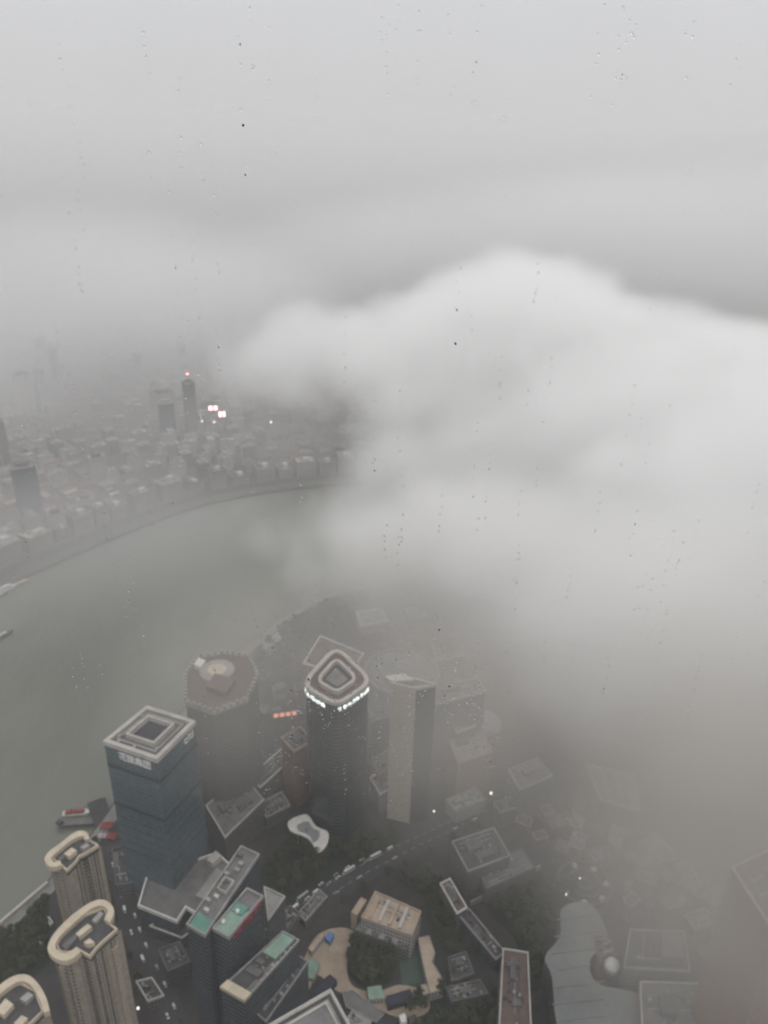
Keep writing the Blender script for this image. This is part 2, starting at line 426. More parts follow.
# blue grey glass tower with the lettered crown
H1 = 155
Q = pix(((104, 742), (157, 760), (195, 722), (147, 707)), H1)
t = empty('glass_tower', (*cen(Q), 0), 'tall blue grey glass tower with four white characters below its square hollow roof', 'office tower')
MB().sides(Q, 0, H1).build('wall', M['glass_blue'], t)
MB().cap(inset(Q, .1), H1-1.5).build('roof', M['roof_grey'], t)
MB().ring(grow(Q, .5), 3.2, H1-2.5, H1+1.2).build('parapet', M['pale_stone'], t)
MB().ring(inset(Q, 5.5), 1.4, H1-1.4, H1+.6).build('rail_track', M['concrete'], t)
rf = MB().ring(inset(Q, 10), 1.6, H1-1.4, H1+3.4).build('roof_frame', M['pale_stone'], t)
MB().cap(inset(Q, 11.5), H1-.8).build('roof_pit', M['navy'], rf)
for u, v in ((.12, .2), (.2, .1), (.12, .75), (.85, .2), (.5, .1)):
    MB().prism(sub(Q, u-.02, v-.03, u+.03, v+.03), H1-1.45, H1+1.4).build('roof_plant', M['concrete'], t)
e1 = (v3(Q[1], 0)-v3(Q[0], 0)); L1 = e1.length; e1.normalize()
text_mesh('sign', '花旗集团', 7.4, 'sign_white', t, v3(Q[0], H1-10.2)+e1*(L1*.26)+e1.cross(Z)*.15, e1, Z, .3, .95)
e2 = (v3(Q[2], 0)-v3(Q[1], 0)); L2 = e2.length; e2.normalize()
text_mesh('sign', 'citi', 9.5, 'sign_white', t, v3(Q[1], H1-10)+e2*(L2*.66)+e2.cross(Z)*.15, e2, Z, .3)
for zz in (H1-22, 96):
    MB().ring(grow(Q, .15), .2, zz, zz+3.2).build('louvre_band', M['louvre'], t)

# its podium
P = pix(((138, 906), (177, 922), (186, 908), (196, 914), (238, 872), (217, 853), (190, 862), (150, 866)), 26)
t = empty('podium_building', (*cen(P), 0), 'low grey podium with white roof edge at the foot of the blue glass tower', 'podium')
MB().sides(P, 0, 26).build('wall', M['glass_slate'], t)
MB().cap(P, 25.4).build('roof', M['roof_grey'], t)
MB().ring(grow(P, .3), 1.3, 24, 27.2).build('parapet', M['paint_white'], t)
MB().prism(pix(((196, 898), (204, 902), (226, 876), (217, 870)), 26), 25.4, 29).build('roof_plant', M['concrete'], t)
MB().prism(pix(((207, 864), (213, 868), (222, 860), (216, 855)), 26), 25.4, 31).build('roof_plant', M['pale_stone'], t)
P = pix(((150, 926), (182, 938), (196, 928), (170, 915)), 12)
building('entrance_hall', 'small dark hall with a white edge in front of the grey podium', 'hall', P, 12, 'glass_slate', 'roof_dark', 'paint_white', .8, .6)

# twin slab tower with green roof ends
H2 = 112
t = None
QL = pix(((187, 925), (205, 936), (259, 855), (241, 847)), H2)
QR = pix(((213, 929), (229, 938), (263, 897), (247, 889)), H2)
t = empty('twin_slab_tower', (*cen(QL), 0), 'dark twin slab tower with green roof ends and a red sign along one edge', 'office tower')
for Qk, wallm in ((QL, 'glass_slate'), (QR, 'glass_slate')):
    MB().sides(Qk, 0, H2).build('wall', M[wallm], t)
    MB().cap(inset(Qk, .05), H2-.6).build('roof', M['roof_grey'], t)
    MB().ring(grow(Qk, .3), .9, H2-1.5, H2+1.3).build('parapet', M['concrete'], t)
MB().sides(sub(QR, -.55, .2, .02, .85), 0, H2-6).cap(sub(QR, -.55, .2, .02, .85), H2-6, 0).build('link_block', M['glass_slate'], t)
MB().prism(sub(QL, .08, .012, .92, .16), H2-.55, H2+.35).build('green_deck', M['roof_green'], t)
gd = MB().prism(sub(QR, .06, .012, .94, .6), H2-.55, H2+.3).build('green_deck', M['roof_palegreen'], t)
MB().prism(sub(QR, .1, .46, .8, .66), H2+.3, H2+1.2).build('green_deck', M['roof_green'], t)
for k in range(9):
    u, v = random.uniform(.2, .75), .2+k*.085
    MB().prism(sub(QL, u-.12, v, u+.12, v+.035), H2-.55, H2+random.uniform(1, 3)).build('roof_plant', M[random.choice(('concrete', 'concrete_dark', 'pale_stone'))], t)
MB().ring(sub(QL, .25, .45, .75, .6), .5, H2-.5, H2+2.5).build('cooling_tower', M['pale_stone'], t)
for (u, v) in ((.22, .2), (.45, .5)):
    c = bil(QR, u, v); MB().dome(c, 1.5, 1.7, H2+.9, 14, 5).build('satellite_dome', M['paint_white'], gd, True)
e = (v3(QR[2], 0)-v3(QR[1], 0)); L = e.length; e.normalize(); rg = random.Random(3); mb = MB()
for k in range(6): glyph(mb, v3(QR[1], H2-5.6)+e*(L*(.1+k*.145))+e.cross(Z)*.1, e, Z, L*.115, 4.6, 7, rg, .4)
mb.build('sign', M['red_sign'], t)

P = pix(((264, 887), (285, 897), (268, 921)), 58)
building('wedge_building', 'triangular building with a pale flat roof behind the red sign', 'building', P, 58, 'glass_slate', 'concrete', 'pale_stone', 1, .8)

H3 = 86
Q = pix(((222, 988), (245, 1001), (299, 941), (283, 932)), H3)
t = building('stepped_office', 'dark glass office block with a tan roof edge below the twin slabs', 'office block', Q, H3, 'glass_slate', 'roof_dark', 'concrete', 1.2, .8,
             plant=((.2, .3, .8, .4, 2.5), (.25, .45, .6, .52, 3.5)))
MB().prism(sub(Q, .1, .62, .8, .97), H3-.25, H3+1.6).build('roof_plant', M['roof_palegreen'], t)
MB().prism(sub(Q, -.03, -.02, 1.03, .1), H3-.5, H3+2.2).build('tan_coping', M['cream'], t)
for k in range(7): MB().prism(sub(Q, .9, .3+k*.09, .99, .33+k*.09), H3-.2, H3+1.1).build('roof_fin', M['concrete'], t)
P = pix(((252, 1010), (266, 1022), (308, 962), (297, 955)), 62)
building('office_wing', 'lower dark wing beside the tan edged office block', 'office block', P, 62, 'glass_slate', 'roof_dark', 'concrete', 1, .7)

# tower top cut by the lower edge
H4 = 165
Q = pix(((258, 1032), (331, 990), (360, 1044), (285, 1092)), H4)
t = empty('railed_tower', (*cen(Q), 0), 'tower top with a pale railed parapet cut by the lower edge of the photo', 'tower')
MB().sides(inset(Q, 1), 0, H4-.5).build('wall', M['glass_slate'], t)
MB().cap(Q, H4-.4).build('roof', M['roof_dark'], t)
pp = MB().ring(Q, 1.1, H4-2.2, H4+.2).build('parapet', M['pale_stone'], t)
MB().ring(inset(Q, 3.6), .9, H4-.4, H4+.8).build('kerb', M['concrete'], t)
MB().prism(inset(Q, 5.4), H4-.4, H4+2.2).build('roof_plant', M['roof_grey'], t)
MB().ring(inset(Q, 5.3), .7, H4+1.4, H4+2.7).build('coping', M['pale_stone'], t)
mb = MB(); Pq = ccw(inset(Q, .3))
for i in range(4):
    a, b = Pq[i], Pq[(i+1) % 4]; n = int((b-a).length/.9)
    for k in range(n):
        p = a.lerp(b, k/n); mb.box(p, .3, .3, H4+.2, H4+1.3)
    mb.bar(a, b, .35, H4+1.3, H4+1.5)
mb.build('railing', M['paint_white'], pp)

# cream apartment towers
def cream_tower(label, h, outer, inner, roof, body, boxes):
    Bd = ccw(pix(body, h-6)); t = empty('apartment_tower', (*cen(Bd), 0), label, 'apartment tower', 'cream apartment towers by the river')
    mb = MB().sides(Bd, 0, h-6)
    n = len(Bd)
    for i in range(n):
        a, b = Bd[i], Bd[(i+1) % n]; d = b-a; k = max(1, int(d.length/4.4)); nn = Vector((d.y, -d.x)).normalized()
        for j in range(k):
            p = a+d*((j+.06)/k); mb.box(p+nn*.25, .9, .9, 0, h-7, math.atan2(d.y, d.x), 1)
    wl = mb.build('wall', [M['cream_wall'], M['cream_pier']], t)
    # stacks of balconies on the long sides
    for i in range(n):
        a, b = Bd[i], Bd[(i+1) % n]; d = b-a
        if d.length > 9:
            nn = Vector((d.y, -d.x)).normalized(); q = MB()
            for z in range(4, int(h-14), 3): q.box(a+d*.55+nn*.9, 3.6, 1.8, z, z+1.15, math.atan2(d.y, d.x))
            q.build('balcony_stack', M['cream_pier'], wl)
    R = pix(roof, h-2); MB().prism(R, h-6.2, h-2).build('roof', M['roof_dark'], t)
    MB().ring(grow(R, .35), .8, h-3.5, h-.9).build('parapet', M['cream'], t)
    O = smooth_open(pix(outer, h), 3); I = smooth_open(pix(inner, h), 3); m = len(O); mb = MB()
    I = [I[min(len(I)-1, round(k*(len(I)-1)/(m-1)))] for k in range(m)]
    zb, zt = h-2.6, h+1.1
    for k in range(m-1):
        for f in ([(*O[k], zt), (*O[k+1], zt), (*I[k+1], zt), (*I[k], zt)], [(*O[k], zb), (*O[k+1], zb), (*O[k+1], zt), (*O[k], zt)],
                  [(*I[k], zt), (*I[k+1], zt), (*I[k+1], zb), (*I[k], zb)], [(*O[k], zb), (*I[k], zb), (*I[k+1], zb), (*O[k+1], zb)]): mb.face(f)
    for k in (0, m-1): mb.face([(*O[k], zb), (*O[k], zt), (*I[k], zt), (*I[k], zb)])
    mb.build('crown_ring', M['cream'], t)
    for pts, hh, mm in boxes: MB().prism(pix(pts, h), h-2.1, h+hh).build('roof_hut', M[mm], t)
    return t
FRONT_O = ((110, 924), (114, 915), (113, 908), (107, 902), (99, 901), (90, 904), (78, 912), (66, 922), (55, 934), (49, 944), (48, 951), (52, 957), (62, 962), (72, 960), (81, 953))
FRONT_I = ((105, 921), (107.5, 915), (107, 910), (103, 907), (98, 907), (91, 910), (81, 918), (70, 928), (60, 938), (56, 945), (56, 949), (59, 952), (64, 954), (70, 953), (77, 948))
FRONT_R = ((104, 909), (107, 915), (105, 921), (111, 926), (117, 930), (101, 944), (97, 948), (90, 957), (78, 950), (70, 953), (60, 952), (57, 946), (61, 938), (81, 918))
FRONT_B = ((101, 906), (111, 912), (111, 923), (120, 930), (102, 947), (91, 961), (79, 955), (66, 960), (54, 952), (59, 939), (82, 914))
FRONT_X = ((((76, 935), (80, 938), (92, 928), (88, 925)), 1.2, 'cream'), (((84, 944), (88, 946), (95, 944), (90, 940)), 1.5, 'cream'), (((92, 921), (96, 923), (104, 914), (100, 912)), .6, 'concrete'),
           (((62, 946), (66, 950), (86, 929), (83, 926)), .2, 'concrete_dark'))
cream_tower('front cream apartment tower with a bright curved crown ring near the lower left corner', 148, FRONT_O, FRONT_I, FRONT_R, FRONT_B, FRONT_X)
BACK_O = ((90, 840), (88, 835), (85, 832.5), (79, 832), (71, 836), (60, 845), (50, 852), (45, 859), (46, 864), (50, 868), (56, 868), (62, 866))
BACK_I = ((85, 841), (84, 838), (82, 837), (78, 838), (71, 842), (61, 850), (54, 856), (51.5, 859), (52, 861), (54, 863), (57, 863), (60, 861))
BACK_R = ((83, 838), (89, 841), (98, 846), (87, 853), (79, 857), (76, 862), (67, 871), (62, 866), (58, 863), (53, 860), (60, 851), (72, 842))
BACK_B = ((84, 836), (91, 841), (100, 846), (88, 855), (80, 859), (77, 864), (67, 874), (61, 868), (53, 866), (50, 860), (59, 851), (72, 840))
BACK_X = ((((64, 855), (69, 858), (77, 852), (72, 849)), 1.4, 'cream'), (((80, 848), (84, 850), (90, 846), (86, 844)), .9, 'concrete'), (((58, 859), (61, 861), (66, 857), (63, 855)), .5, 'concrete_dark'))
cream_tower('rear cream apartment tower with a duller curved crown ring beside the river', 138, BACK_O, BACK_I, BACK_R, BACK_B, BACK_X)
COR_O = ((50, 1012), (47, 1000), (40, 987), (30, 977), (18, 976), (4, 983), (-14, 1000), (-26, 1020), (-22, 1040))
COR_I = ((44, 1014), (41, 1003), (35, 992), (28, 984), (19, 983), (8, 989), (-8, 1004), (-18, 1022), (-15, 1036))
COR_R = ((19, 983), (35, 992), (43, 1012), (20, 1034), (10, 1055), (-14, 1040), (-18, 1022), (6, 990))
COR_B = ((18, 979), (38, 988), (47, 1011), (22, 1038), (11, 1060), (-18, 1044), (-22, 1022), (4, 987))
COR_X = ((((-4, 1012), (4, 1017), (14, 1006), (6, 1000)), 1.4, 'cream'), (((20, 1000), (26, 1003), (34, 996), (28, 993)), 1.0, 'concrete'), (((14, 1024), (20, 1028), (28, 1019), (22, 1016)), .7, 'cream'))
cream_tower('cream apartment tower cut by the lower left corner of the photo', 140, COR_O, COR_I, COR_R, COR_B, COR_X)

# dark tower with rounded corners and lit signs
H5 = 150
cor = pix(((305.5, 684), (337, 703), (368.5, 681), (336, 650)), H5)
def squircle(Q, k=8, r=.3):
    out = []; n = len(Q)
    for i in range(n):
        a, b, c = Q[i-1], Q[i], Q[(i+1) % n]; p, q = b.lerp(a, r), b.lerp(c, r)
        for j in range(k+1):
            s_ = j/k; out.append(p*(1-s_)**2+b*2*s_*(1-s_)+q*s_*s_)
    return out
big_c = scalep(cor, 1.17)
R5 = ccw(squircle(ccw(big_c), 8, .3))
t = empty('rounded_tower', (*cen(R5), 0), 'dark tower with rounded corners, pale ring roof and two lit white signs', 'office tower')
MB().sides(R5, 0, H5).build('wall', M['glass_dark'], t)
MB().cap(inset(R5, .1), H5-1.2).build('roof', M['roof_brown'], t)
MB().ring(grow(R5, .3), 3.6, H5-2, H5+1).build('parapet', M['pale_beige'], t)
rf = MB().ring(scalep(R5, .6), 2.6, H5-1.3, H5+2.6).build('roof_frame', M['pale_beige'], t)
MB().cap(scalep(R5, .5), H5-.7).build('roof_pit', M['roof_dark'], rf)
for k in range(6):
    q = sub(ccw(scalep(cor, .42)), .08+k*.15, .1, .15+k*.15, .9); MB().prism(q, H5-.75, H5+1.0).build('cooling_tower', M['concrete'], rf)
def sign_along(name, P, i0, i1, z, h, n, rg, mat, parent):
    """lit characters standing along the wall outline P between two outline positions"""
    L = [P[k % len(P)] for k in range(i0, i1+1)]; D = [0]
    for a, b in zip(L, L[1:]): D.append(D[-1]+(b-a).length)
    mb = MB()
    for k in range(n):
        s_ = D[-1]*(k+.1)/n; j = max(i for i in range(len(D)-1) if D[i] <= s_)
        e = (L[j+1]-L[j]).normalized(); p = L[j]+e*(s_-D[j]); ex = Vector((e.x, e.y, 0))
        glyph(mb, v3(p, z)+ex.cross(Z)*.25, ex, Z, D[-1]/n*.8, h, 6, rg, .4)
    mb.build(name, M[mat], parent)
def nearest(P, q, z): q = at(*q, z).to_2d(); return min(range(len(P)), key=lambda k: (P[k]-q).length)
rg = random.Random(5)
for (a, b, n) in (((307, 688), (325, 699), 5), ((337, 702), (365, 686), 8)):
    i0, i1 = nearest(R5, a, H5-4), nearest(R5, b, H5-4)
    if i1 < i0: i1 += len(R5)
    sign_along('sign', R5, i0, i1, H5-7.0, 3.8, n, rg, 'sign_lit', t)

# octagonal tower
H6 = 128
O6 = pix(((186, 703), (186, 676), (198, 658), (225, 653), (248, 657), (258, 676), (247, 700), (214, 713)), H6)
t = empty('octagonal_tower', (*cen(O6), 0), 'octagonal grey tower with a stepped crown and a pale yellow roof disc', 'office tower')
MB().sides(O6, 0, H6).build('wall', M['office_grey'], t)
MB().cap(inset(O6, .1), H6-.5).build('roof', M['roof_brown'], t)
pp = MB().ring(grow(O6, .4), 1.4, H6-2, H6+1.6).build('parapet', M['pale_stone'], t)
Pc = ccw(O6)
mb = MB()
for i in range(8):
    a, b = Pc[i], Pc[(i+1) % 8]; n = max(2, int((b-a).length/5))
    for k in range(n):
        p = a.lerp(b, (k+.5)/n); mb.box(p, 2.6, 2.6, H6-2.05, H6+4, math.atan2((b-a).y, (b-a).x))
mb.build('crown_block', M['concrete'], pp)
c = at(217, 669, H6+4).to_2d()
MB().prism(ngon(c, 15, 24), H6-.55, H6+3).build('helipad_base', M['concrete'], t)
MB().prism(ngon(c, 8.5, 24), H6+3, H6+3.6).build('helipad', M['cream'], t)
MB().prism(pix(((206, 690), (226, 698), (236, 684), (216, 678)), H6), H6-.6, H6+5).build('roof_plant', M['roof_brown'], t)
MB().prism(pix(((194, 668), (201, 671), (206, 664), (199, 661)), H6), H6-.6, H6+4).build('roof_plant', M['paint_white'], t)
O7 = pix(((188, 728), (205, 731), (246, 724), (252, 712), (240, 690), (200, 690)), 96)
MB().prism(O7, 0, 96).build('lower_block', M['office_grey'], t)
MB().ring(grow(O7, .3), 1.6, 94, 97.2).build('ledge', M['pale_stone'], t)

# cream slab with its dark long side
H8 = 148
Q = ccw(pix(((391, 684), (416, 689), (436, 685), (412, 679)), H8))
t = empty('slab_tower', (*cen(Q), 0), 'tall narrow slab tower with a plain cream wall facing the camera', 'office tower')
idx = min(range(4), key=lambda i: ((Q[i]+Q[(i+1) % 4])/2-at(403, 687, H8).to_2d()).length)
for i in range(4):
    a, b = Q[i], Q[(i+1) % 4]; L = (b-a).length
    MB().face([v3(a, 0), v3(b, 0), v3(b, H8), v3(a, H8)], 0, [(0, 0), (L, 0), (L, H8), (0, H8)]).build('end_wall' if i == idx else 'wall', M['slab_cream' if i == idx else 'glass_dark'], t)
MB().cap(inset(Q, .1), H8-.4).build('roof', M['roof_grey'], t)
MB().ring(grow(Q, .4), 1.6, H8-1.5, H8+1.4).build('parapet', M['pale_stone'], t)
MB().prism(pix(((384, 678), (392, 683), (414, 682), (404, 675)), H8), H8-5, H8+2).build('roof_canopy', M['pale_stone'], t)

# round building with a pale disc
c = at(402, 668, 34).to_2d()
t = empty('round_building', (*c, 0), 'round dark building with a pale disc in the middle of its roof', 'hall')
MB().prism(ngon(c, 40, 40), 0, 30).build('wall', M['glass_dark'], t)
MB().ring(ngon(c, 40.6, 40), 2, 29, 31.4).build('parapet', M['concrete'], t)
MB().dome(c, 36, 7, 30, 36, 6).build('roof', M['roof_grey'], t, True)
MB().dome(c, 9, 4, 36.4, 24, 5).build('skylight', M['membrane'], t, True)

# brown roofed hall behind the rounded tower
Q = pix(((303, 664), (320, 636), (364, 654), (350, 676)), 40)
t = building('brown_roof_hall', 'brown roofed hall with white roof edges behind the rounded dark tower', 'hall', Q, 40, 'office_red', 'roof_brown', 'paint_white', 1.2, 1.4, plant=((.3, .3, .5, .5, 3), (.6, .55, .8, .7, 2)))

# white curved canopy
Q = arc(pix(((288, 822), (298, 816), (308, 815), (316, 826), (328, 832), (327, 844), (318, 852), (311, 841), (302, 835), (291, 831)), 14), 4)
t = empty('curved_canopy', (*cen(Q), 0), 'white curved canopy with a red tip beside the dark verge', 'canopy')
MB().prism(Q, 12.6, 14).build('roof', M['paint_white'], t)
MB().prism(scalep(Q, .55), 14, 14.5).build('roof_light', M['steel'], t)
for q in scalep(Q, .7)[::7]: MB().tube((*q, 0), (*q, 12.6), .5, .4).build('column', M['concrete'], t)
MB().prism(pix(((314, 850), (318, 847), (324, 850), (320, 855)), 11), 7, 12.4).build('sign_board', M['red_paint'], t)

# tan terraced building and the yard below it
Q = pix(((375, 892), (362, 918), (412, 936), (421, 912)), 24)
t = building('terraced_building', 'tan roofed terraced building above the pond', 'building', Q, 24, 'office_pale', 'roof_tan', 'roof_tan', 1.2, .9)
for k in range(4): MB().prism(sub(ccw(Q), .08, .1+k*.2, .92, .16+k*.2), 23.6, 25+.3*k).build('roof_ridge', M['pale_stone' if k % 2 else 'roof_tan'], t)
Q2 = pix(((362, 918), (355, 930), (406, 950), (413, 937)), 14)
MB().prism(Q2, 0, 14).build('lower_terrace', M['office_grey'], t)
for k in range(3): MB().prism(sub(ccw(Q2), .05, .2+.25*k, .95, .3+.25*k), 14, 15).build('terrace_step', M['concrete'], t)
MB().prism(pix(((351, 912), (357, 915), (367, 900), (361, 897)), 18), 0, 18).build('stair_block', M['roof_tan'], t)
for i, (lab, pts, h, wl, tp) in enumerate((
  ('small white hut at the corner of the tan terraced building', ((354, 911), (359, 913), (362, 908), (357, 906)), 12, 'paint_white', 'paint_white'),
  ('pink roofed hut at the corner of the tan terraced building', ((360, 916), (366, 919), (368, 914), (362, 911)), 11, 'office_red', 'roof_tan'),
  ('long tan roofed shed with a wavy edge right of the pond', ((418, 938), (429, 936), (435, 953), (432, 962), (442, 978), (444, 989), (430, 993), (424, 968)), 9, 'office_pale', 'roof_tan'),
  ('small tan shed below the end of the long tan shed', ((421, 985), (428, 984), (430, 993), (423, 995)), 7, 'office_pale', 'roof_tan'),
  ('bright blue shed at the top of the yard', ((325, 938), (329, 931), (334, 934), (330, 942)), 5, 'blue_sheet', 'blue_sheet'),
  ('mint green roofed shed below the pond', ((367, 987), (381, 985), (385, 998), (369, 1000)), 6, 'office_pale', 'roof_palegreen'),
  ('pale green roofed shed at the left of the yard', ((305, 962), (312, 958), (320, 963), (314, 979), (305, 976)), 5, 'office_pale', 'roof_palegreen'),
  ('long thin tan roofed shed by the avenue', ((308, 948), (322, 932), (325, 935), (312, 952)), 6, 'office_pale', 'roof_tan'),
  ('navy roofed shed near the railed tower top', ((318, 984), (330, 974), (337, 980), (326, 994), (312, 996)), 6, 'navy', 'navy'),
  ('navy roofed shed right of the mint green shed', ((386, 996), (410, 989), (415, 998), (388, 1006)), 6, 'navy', 'navy'),
  ('long grey roofed row below the navy shed', ((342, 992), (352, 990), (384, 1014), (376, 1022), (346, 1006)), 10, 'office_grey', 'roof_grey'),
  ('grey roofed block beside the mint green shed', ((352, 1010), (372, 1020), (366, 1036), (344, 1024)), 12, 'office_grey', 'concrete'),
  ('white hut at the lower edge of the yard', ((399, 1015), (405, 1013), (407, 1021), (401, 1023)), 6, 'paint_white', 'paint_white'),
  ('dark sunken box at the lower edge of the yard', ((408, 1016), (416, 1014), (418, 1022), (410, 1024)), 5, 'office_grey', 'roof_dark'),
  )):
    P = pix(pts, h)
    building('shed' if 'shed' in lab else 'hut' if 'hut' in lab else 'service_block', lab, 'shed' if 'shed' in lab else 'hut' if 'hut' in lab else 'building', P, h, wl, tp, 'concrete' if h > 6 else None, .5, .4)
# ------------------------------------------------------------------ near bank: the smaller buildings
for name, lab, cat, pts, h, wl, tp, pr, plant in (
  ('office_block', 'long grey roofed block behind the podium of the blue glass tower', 'building', ((206, 806), (225, 838), (264, 800), (243, 776)), 30, 'office_grey', 'roof_grey', 'pale_stone', ((.2, .2, .5, .4, 3), (.6, .5, .8, .8, 2))),
  ('office_block', 'reddish office block left of the rounded dark tower', 'building', ((281, 738), (294, 752), (313, 741), (300, 727)), 66, 'office_red', 'roof_brown', 'roof_tan', ((.3, .3, .7, .7, 3),)),
  ('market_hall', 'low hall with white roof edges below the octagonal tower', 'hall', ((250, 777), (260, 788), (294, 757), (285, 746)), 20, 'office_grey', 'roof_dark', 'paint_white', ((.2, .1, .3, .9, 1), (.6, .1, .7, .9, 1))),
  ('office_block', 'grey block at the foot of the octagonal tower', 'building', ((206, 752), (216, 778), (252, 766), (240, 742)), 44, 'office_grey', 'roof_grey', 'concrete', ((.3, .3, .7, .6, 3),)),
  ('office_block', 'reddish block between the rounded tower and the cream slab', 'building', ((371, 760), (379, 775), (398, 762), (392, 748)), 30, 'office_red', 'roof_brown', 'concrete', ((.3, .3, .7, .7, 2),)),
  ('office_block', 'pale low block under the left side of the cream slab', 'building', ((370, 778), (380, 795), (396, 786), (388, 770)), 22, 'office_pale', 'roof_grey', 'paint_white', ()),
  ('office_block', 'grey block right behind the rounded tower', 'building', ((366, 706), (372, 722), (392, 716), (388, 702)), 60, 'office_grey', 'roof_grey', 'concrete', ((.3, .3, .7, .7, 3),)),
  ('red_building', 'red walled building with a tan roof in the mist', 'building', ((446, 734), (458, 764), (493, 752), (480, 726)), 46, 'office_red', 'roof_tan', 'roof_tan', ((.2, .2, .5, .5, 2),)),
  ('striped_hall', 'hall with a pale ribbed roof beside the glass dome', 'hall', ((446, 716), (457, 733), (476, 726), (461, 707)), 58, 'office_grey', 'concrete', 'paint_white', ((.05, .1, .95, .18, 1.5), (.05, .3, .95, .38, 1.5), (.05, .5, .95, .58, 1.5), (.05, .7, .95, .78, 1.5))),
  ('long_hall', 'narrow hall with white roof edges at the top of the side road', 'hall', ((440, 884), (457, 914), (467, 908), (450, 879)), 20, 'office_grey', 'roof_brown', 'paint_white', ((.3, .1, .7, .5, 2),)),
  ('long_hall', 'very long narrow pale hall along the side road', 'hall', ((459, 916), (496, 960), (505, 953), (469, 909)), 14, 'glass_slate', 'roof_dark', 'concrete', ((.35, .1, .6, .25, 2), (.35, .4, .6, .5, 2))),
  ('narrow_block', 'narrow brown roofed block with a pale parapet beside the dark park', 'building', ((503, 949), (498, 1046), (532, 1046), (528, 953)), 34, 'office_pale', 'roof_brown', 'pale_stone', ((.1, .3, .35, .5, 3), (.55, .4, .62, .7, 2))),
  ('fan_hall', 'hall with a fan of roof ridges fading in the fog', 'hall', ((586, 764), (600, 800), (640, 812), (634, 776)), 30, 'office_grey', 'roof_grey', 'concrete', ((.05, .1, .95, .16, 2), (.05, .4, .95, .46, 2), (.05, .7, .95, .76, 2))),
  ('office_block', 'grey block with a bright roof box right of the pale mall roof', 'building', ((630, 930), (624, 968), (690, 972), (684, 932)), 40, 'office_grey', 'roof_dark', 'concrete', ((.2, .55, .8, .9, 6),)),
  ('office_block', 'brown walled block below the bright roof box', 'building', ((640, 982), (642, 1030), (706, 1034), (700, 984)), 34, 'office_red', 'roof_grey', 'pale_stone', ((.3, .3, .7, .6, 4),)),
  ('brown_tower', 'big brown glass tower fading into the fog at the right edge', 'office tower', ((732, 868), (776, 936), (850, 900), (796, 838)), 165, 'brown_glass', 'roof_brown', 'roof_tan', ((.3, .3, .7, .7, 6),)),
  ('office_block', 'grey block on the far side of the avenue in the fog', 'building', ((508, 770), (520, 790), (552, 776), (538, 758)), 40, 'office_grey', 'roof_grey', 'concrete', ((.3, .3, .6, .6, 4),)),
  ('office_block', 'low pale block beside the avenue below the red building', 'building', ((446, 800), (456, 812), (486, 800), (476, 788)), 14, 'office_pale', 'concrete', 'concrete', ()),
  ('office_block', 'dark block at the corner of the avenue and the side road', 'building', ((452, 842), (468, 872), (510, 856), (494, 828)), 30, 'office_grey', 'roof_dark', 'concrete', ((.2, .2, .5, .5, 3), (.6, .3, .8, .7, 2))),
  ('office_block', 'dark wide roofed block between the side road and the dark park', 'building', ((478, 868), (486, 890), (536, 868), (522, 848)), 18, 'office_grey', 'roof_grey', 'concrete_dark', ()),
  ('office_block', 'long dark block with a pale roof edge right behind the cream slab', 'building', ((424, 692), (430, 706), (486, 692), (478, 678)), 92, 'glass_dark', 'roof_grey', 'pale_stone', ((.2, .3, .4, .6, 3),)),
  ('pavilion', 'pale roofed pavilion in the riverside park', 'pavilion', ((356, 612), (361, 627), (389, 622), (382, 609)), 12, 'office_pale', 'concrete', 'paint_white', ()),
  ('pavilion', 'grey roofed pavilion near the tip of the bank', 'pavilion', ((404, 606), (410, 620), (438, 616), (430, 602)), 16, 'office_grey', 'roof_grey', 'concrete', ()),
  ('pavilion', 'small pale pavilion on the quay behind the octagonal tower', 'pavilion', ((262, 642), (266, 650), (282, 638), (278, 631)), 10, 'office_pale', 'concrete', None, ()),
  ('office_block', 'grey block behind the round dark building', 'building', ((430, 640), (436, 662), (466, 655), (456, 634)), 30, 'office_grey', 'roof_grey', 'pale_stone', ((.3, .3, .7, .7, 3),)),
  ('service_block', 'flat grey roof strip beside the avenue above the yard', 'building', ((298, 914), (305, 922), (327, 897), (319, 890)), 8, 'office_grey', 'roof_grey', 'concrete', ((.2, .2, .6, .3, 1.5),)),
  ('service_block', 'dark low block right of the long tan shed', 'building', ((448, 958), (452, 982), (474, 974), (466, 952)), 10, 'office_grey', 'roof_dark', 'concrete_dark', ((.2, .3, .5, .6, 2),)),
  ('service_block', 'dark low block above the lower garden', 'building', ((446, 988), (452, 1002), (488, 994), (480, 980)), 12, 'glass_slate', 'roof_dark', 'concrete_dark', ((.3, .3, .7, .6, 2),)),
  ('service_block', 'dark block under the triangular building', 'building', ((272, 922), (284, 936), (300, 914), (290, 906)), 14, 'office_grey', 'roof_dark', 'concrete_dark', ((.3, .3, .6, .6, 2),)),
  ('service_block', 'low grey block with vents between the market hall and the verge', 'building', ((258, 804), (266, 818), (290, 806), (282, 792)), 12, 'office_grey', 'roof_grey', 'concrete', ((.1, .2, .3, .4, 1.5), (.6, .5, .8, .8, 1.5))),
  ('service_block', 'small grey block on the street behind the front cream tower', 'building', ((136, 982), (148, 1002), (164, 996), (152, 978)), 10, 'office_grey', 'roof_dark', 'pale_stone', ()),
  ('service_block', 'low dark block below the grey podium', 'building', ((158, 950), (168, 972), (190, 962), (180, 942)), 16, 'glass_slate', 'roof_dark', 'concrete_dark', ((.2, .3, .7, .5, 2),)),
  ('service_block', 'dark quay building between the rear cream tower and the blue glass tower', 'building', ((112, 850), (116, 886), (132, 884), (126, 846)), 14, 'office_grey', 'roof_dark', 'concrete_dark', ()),
):
    building(name, lab, cat, pix(pts, h), h, wl, tp, pr, 1.2, .9, plant)

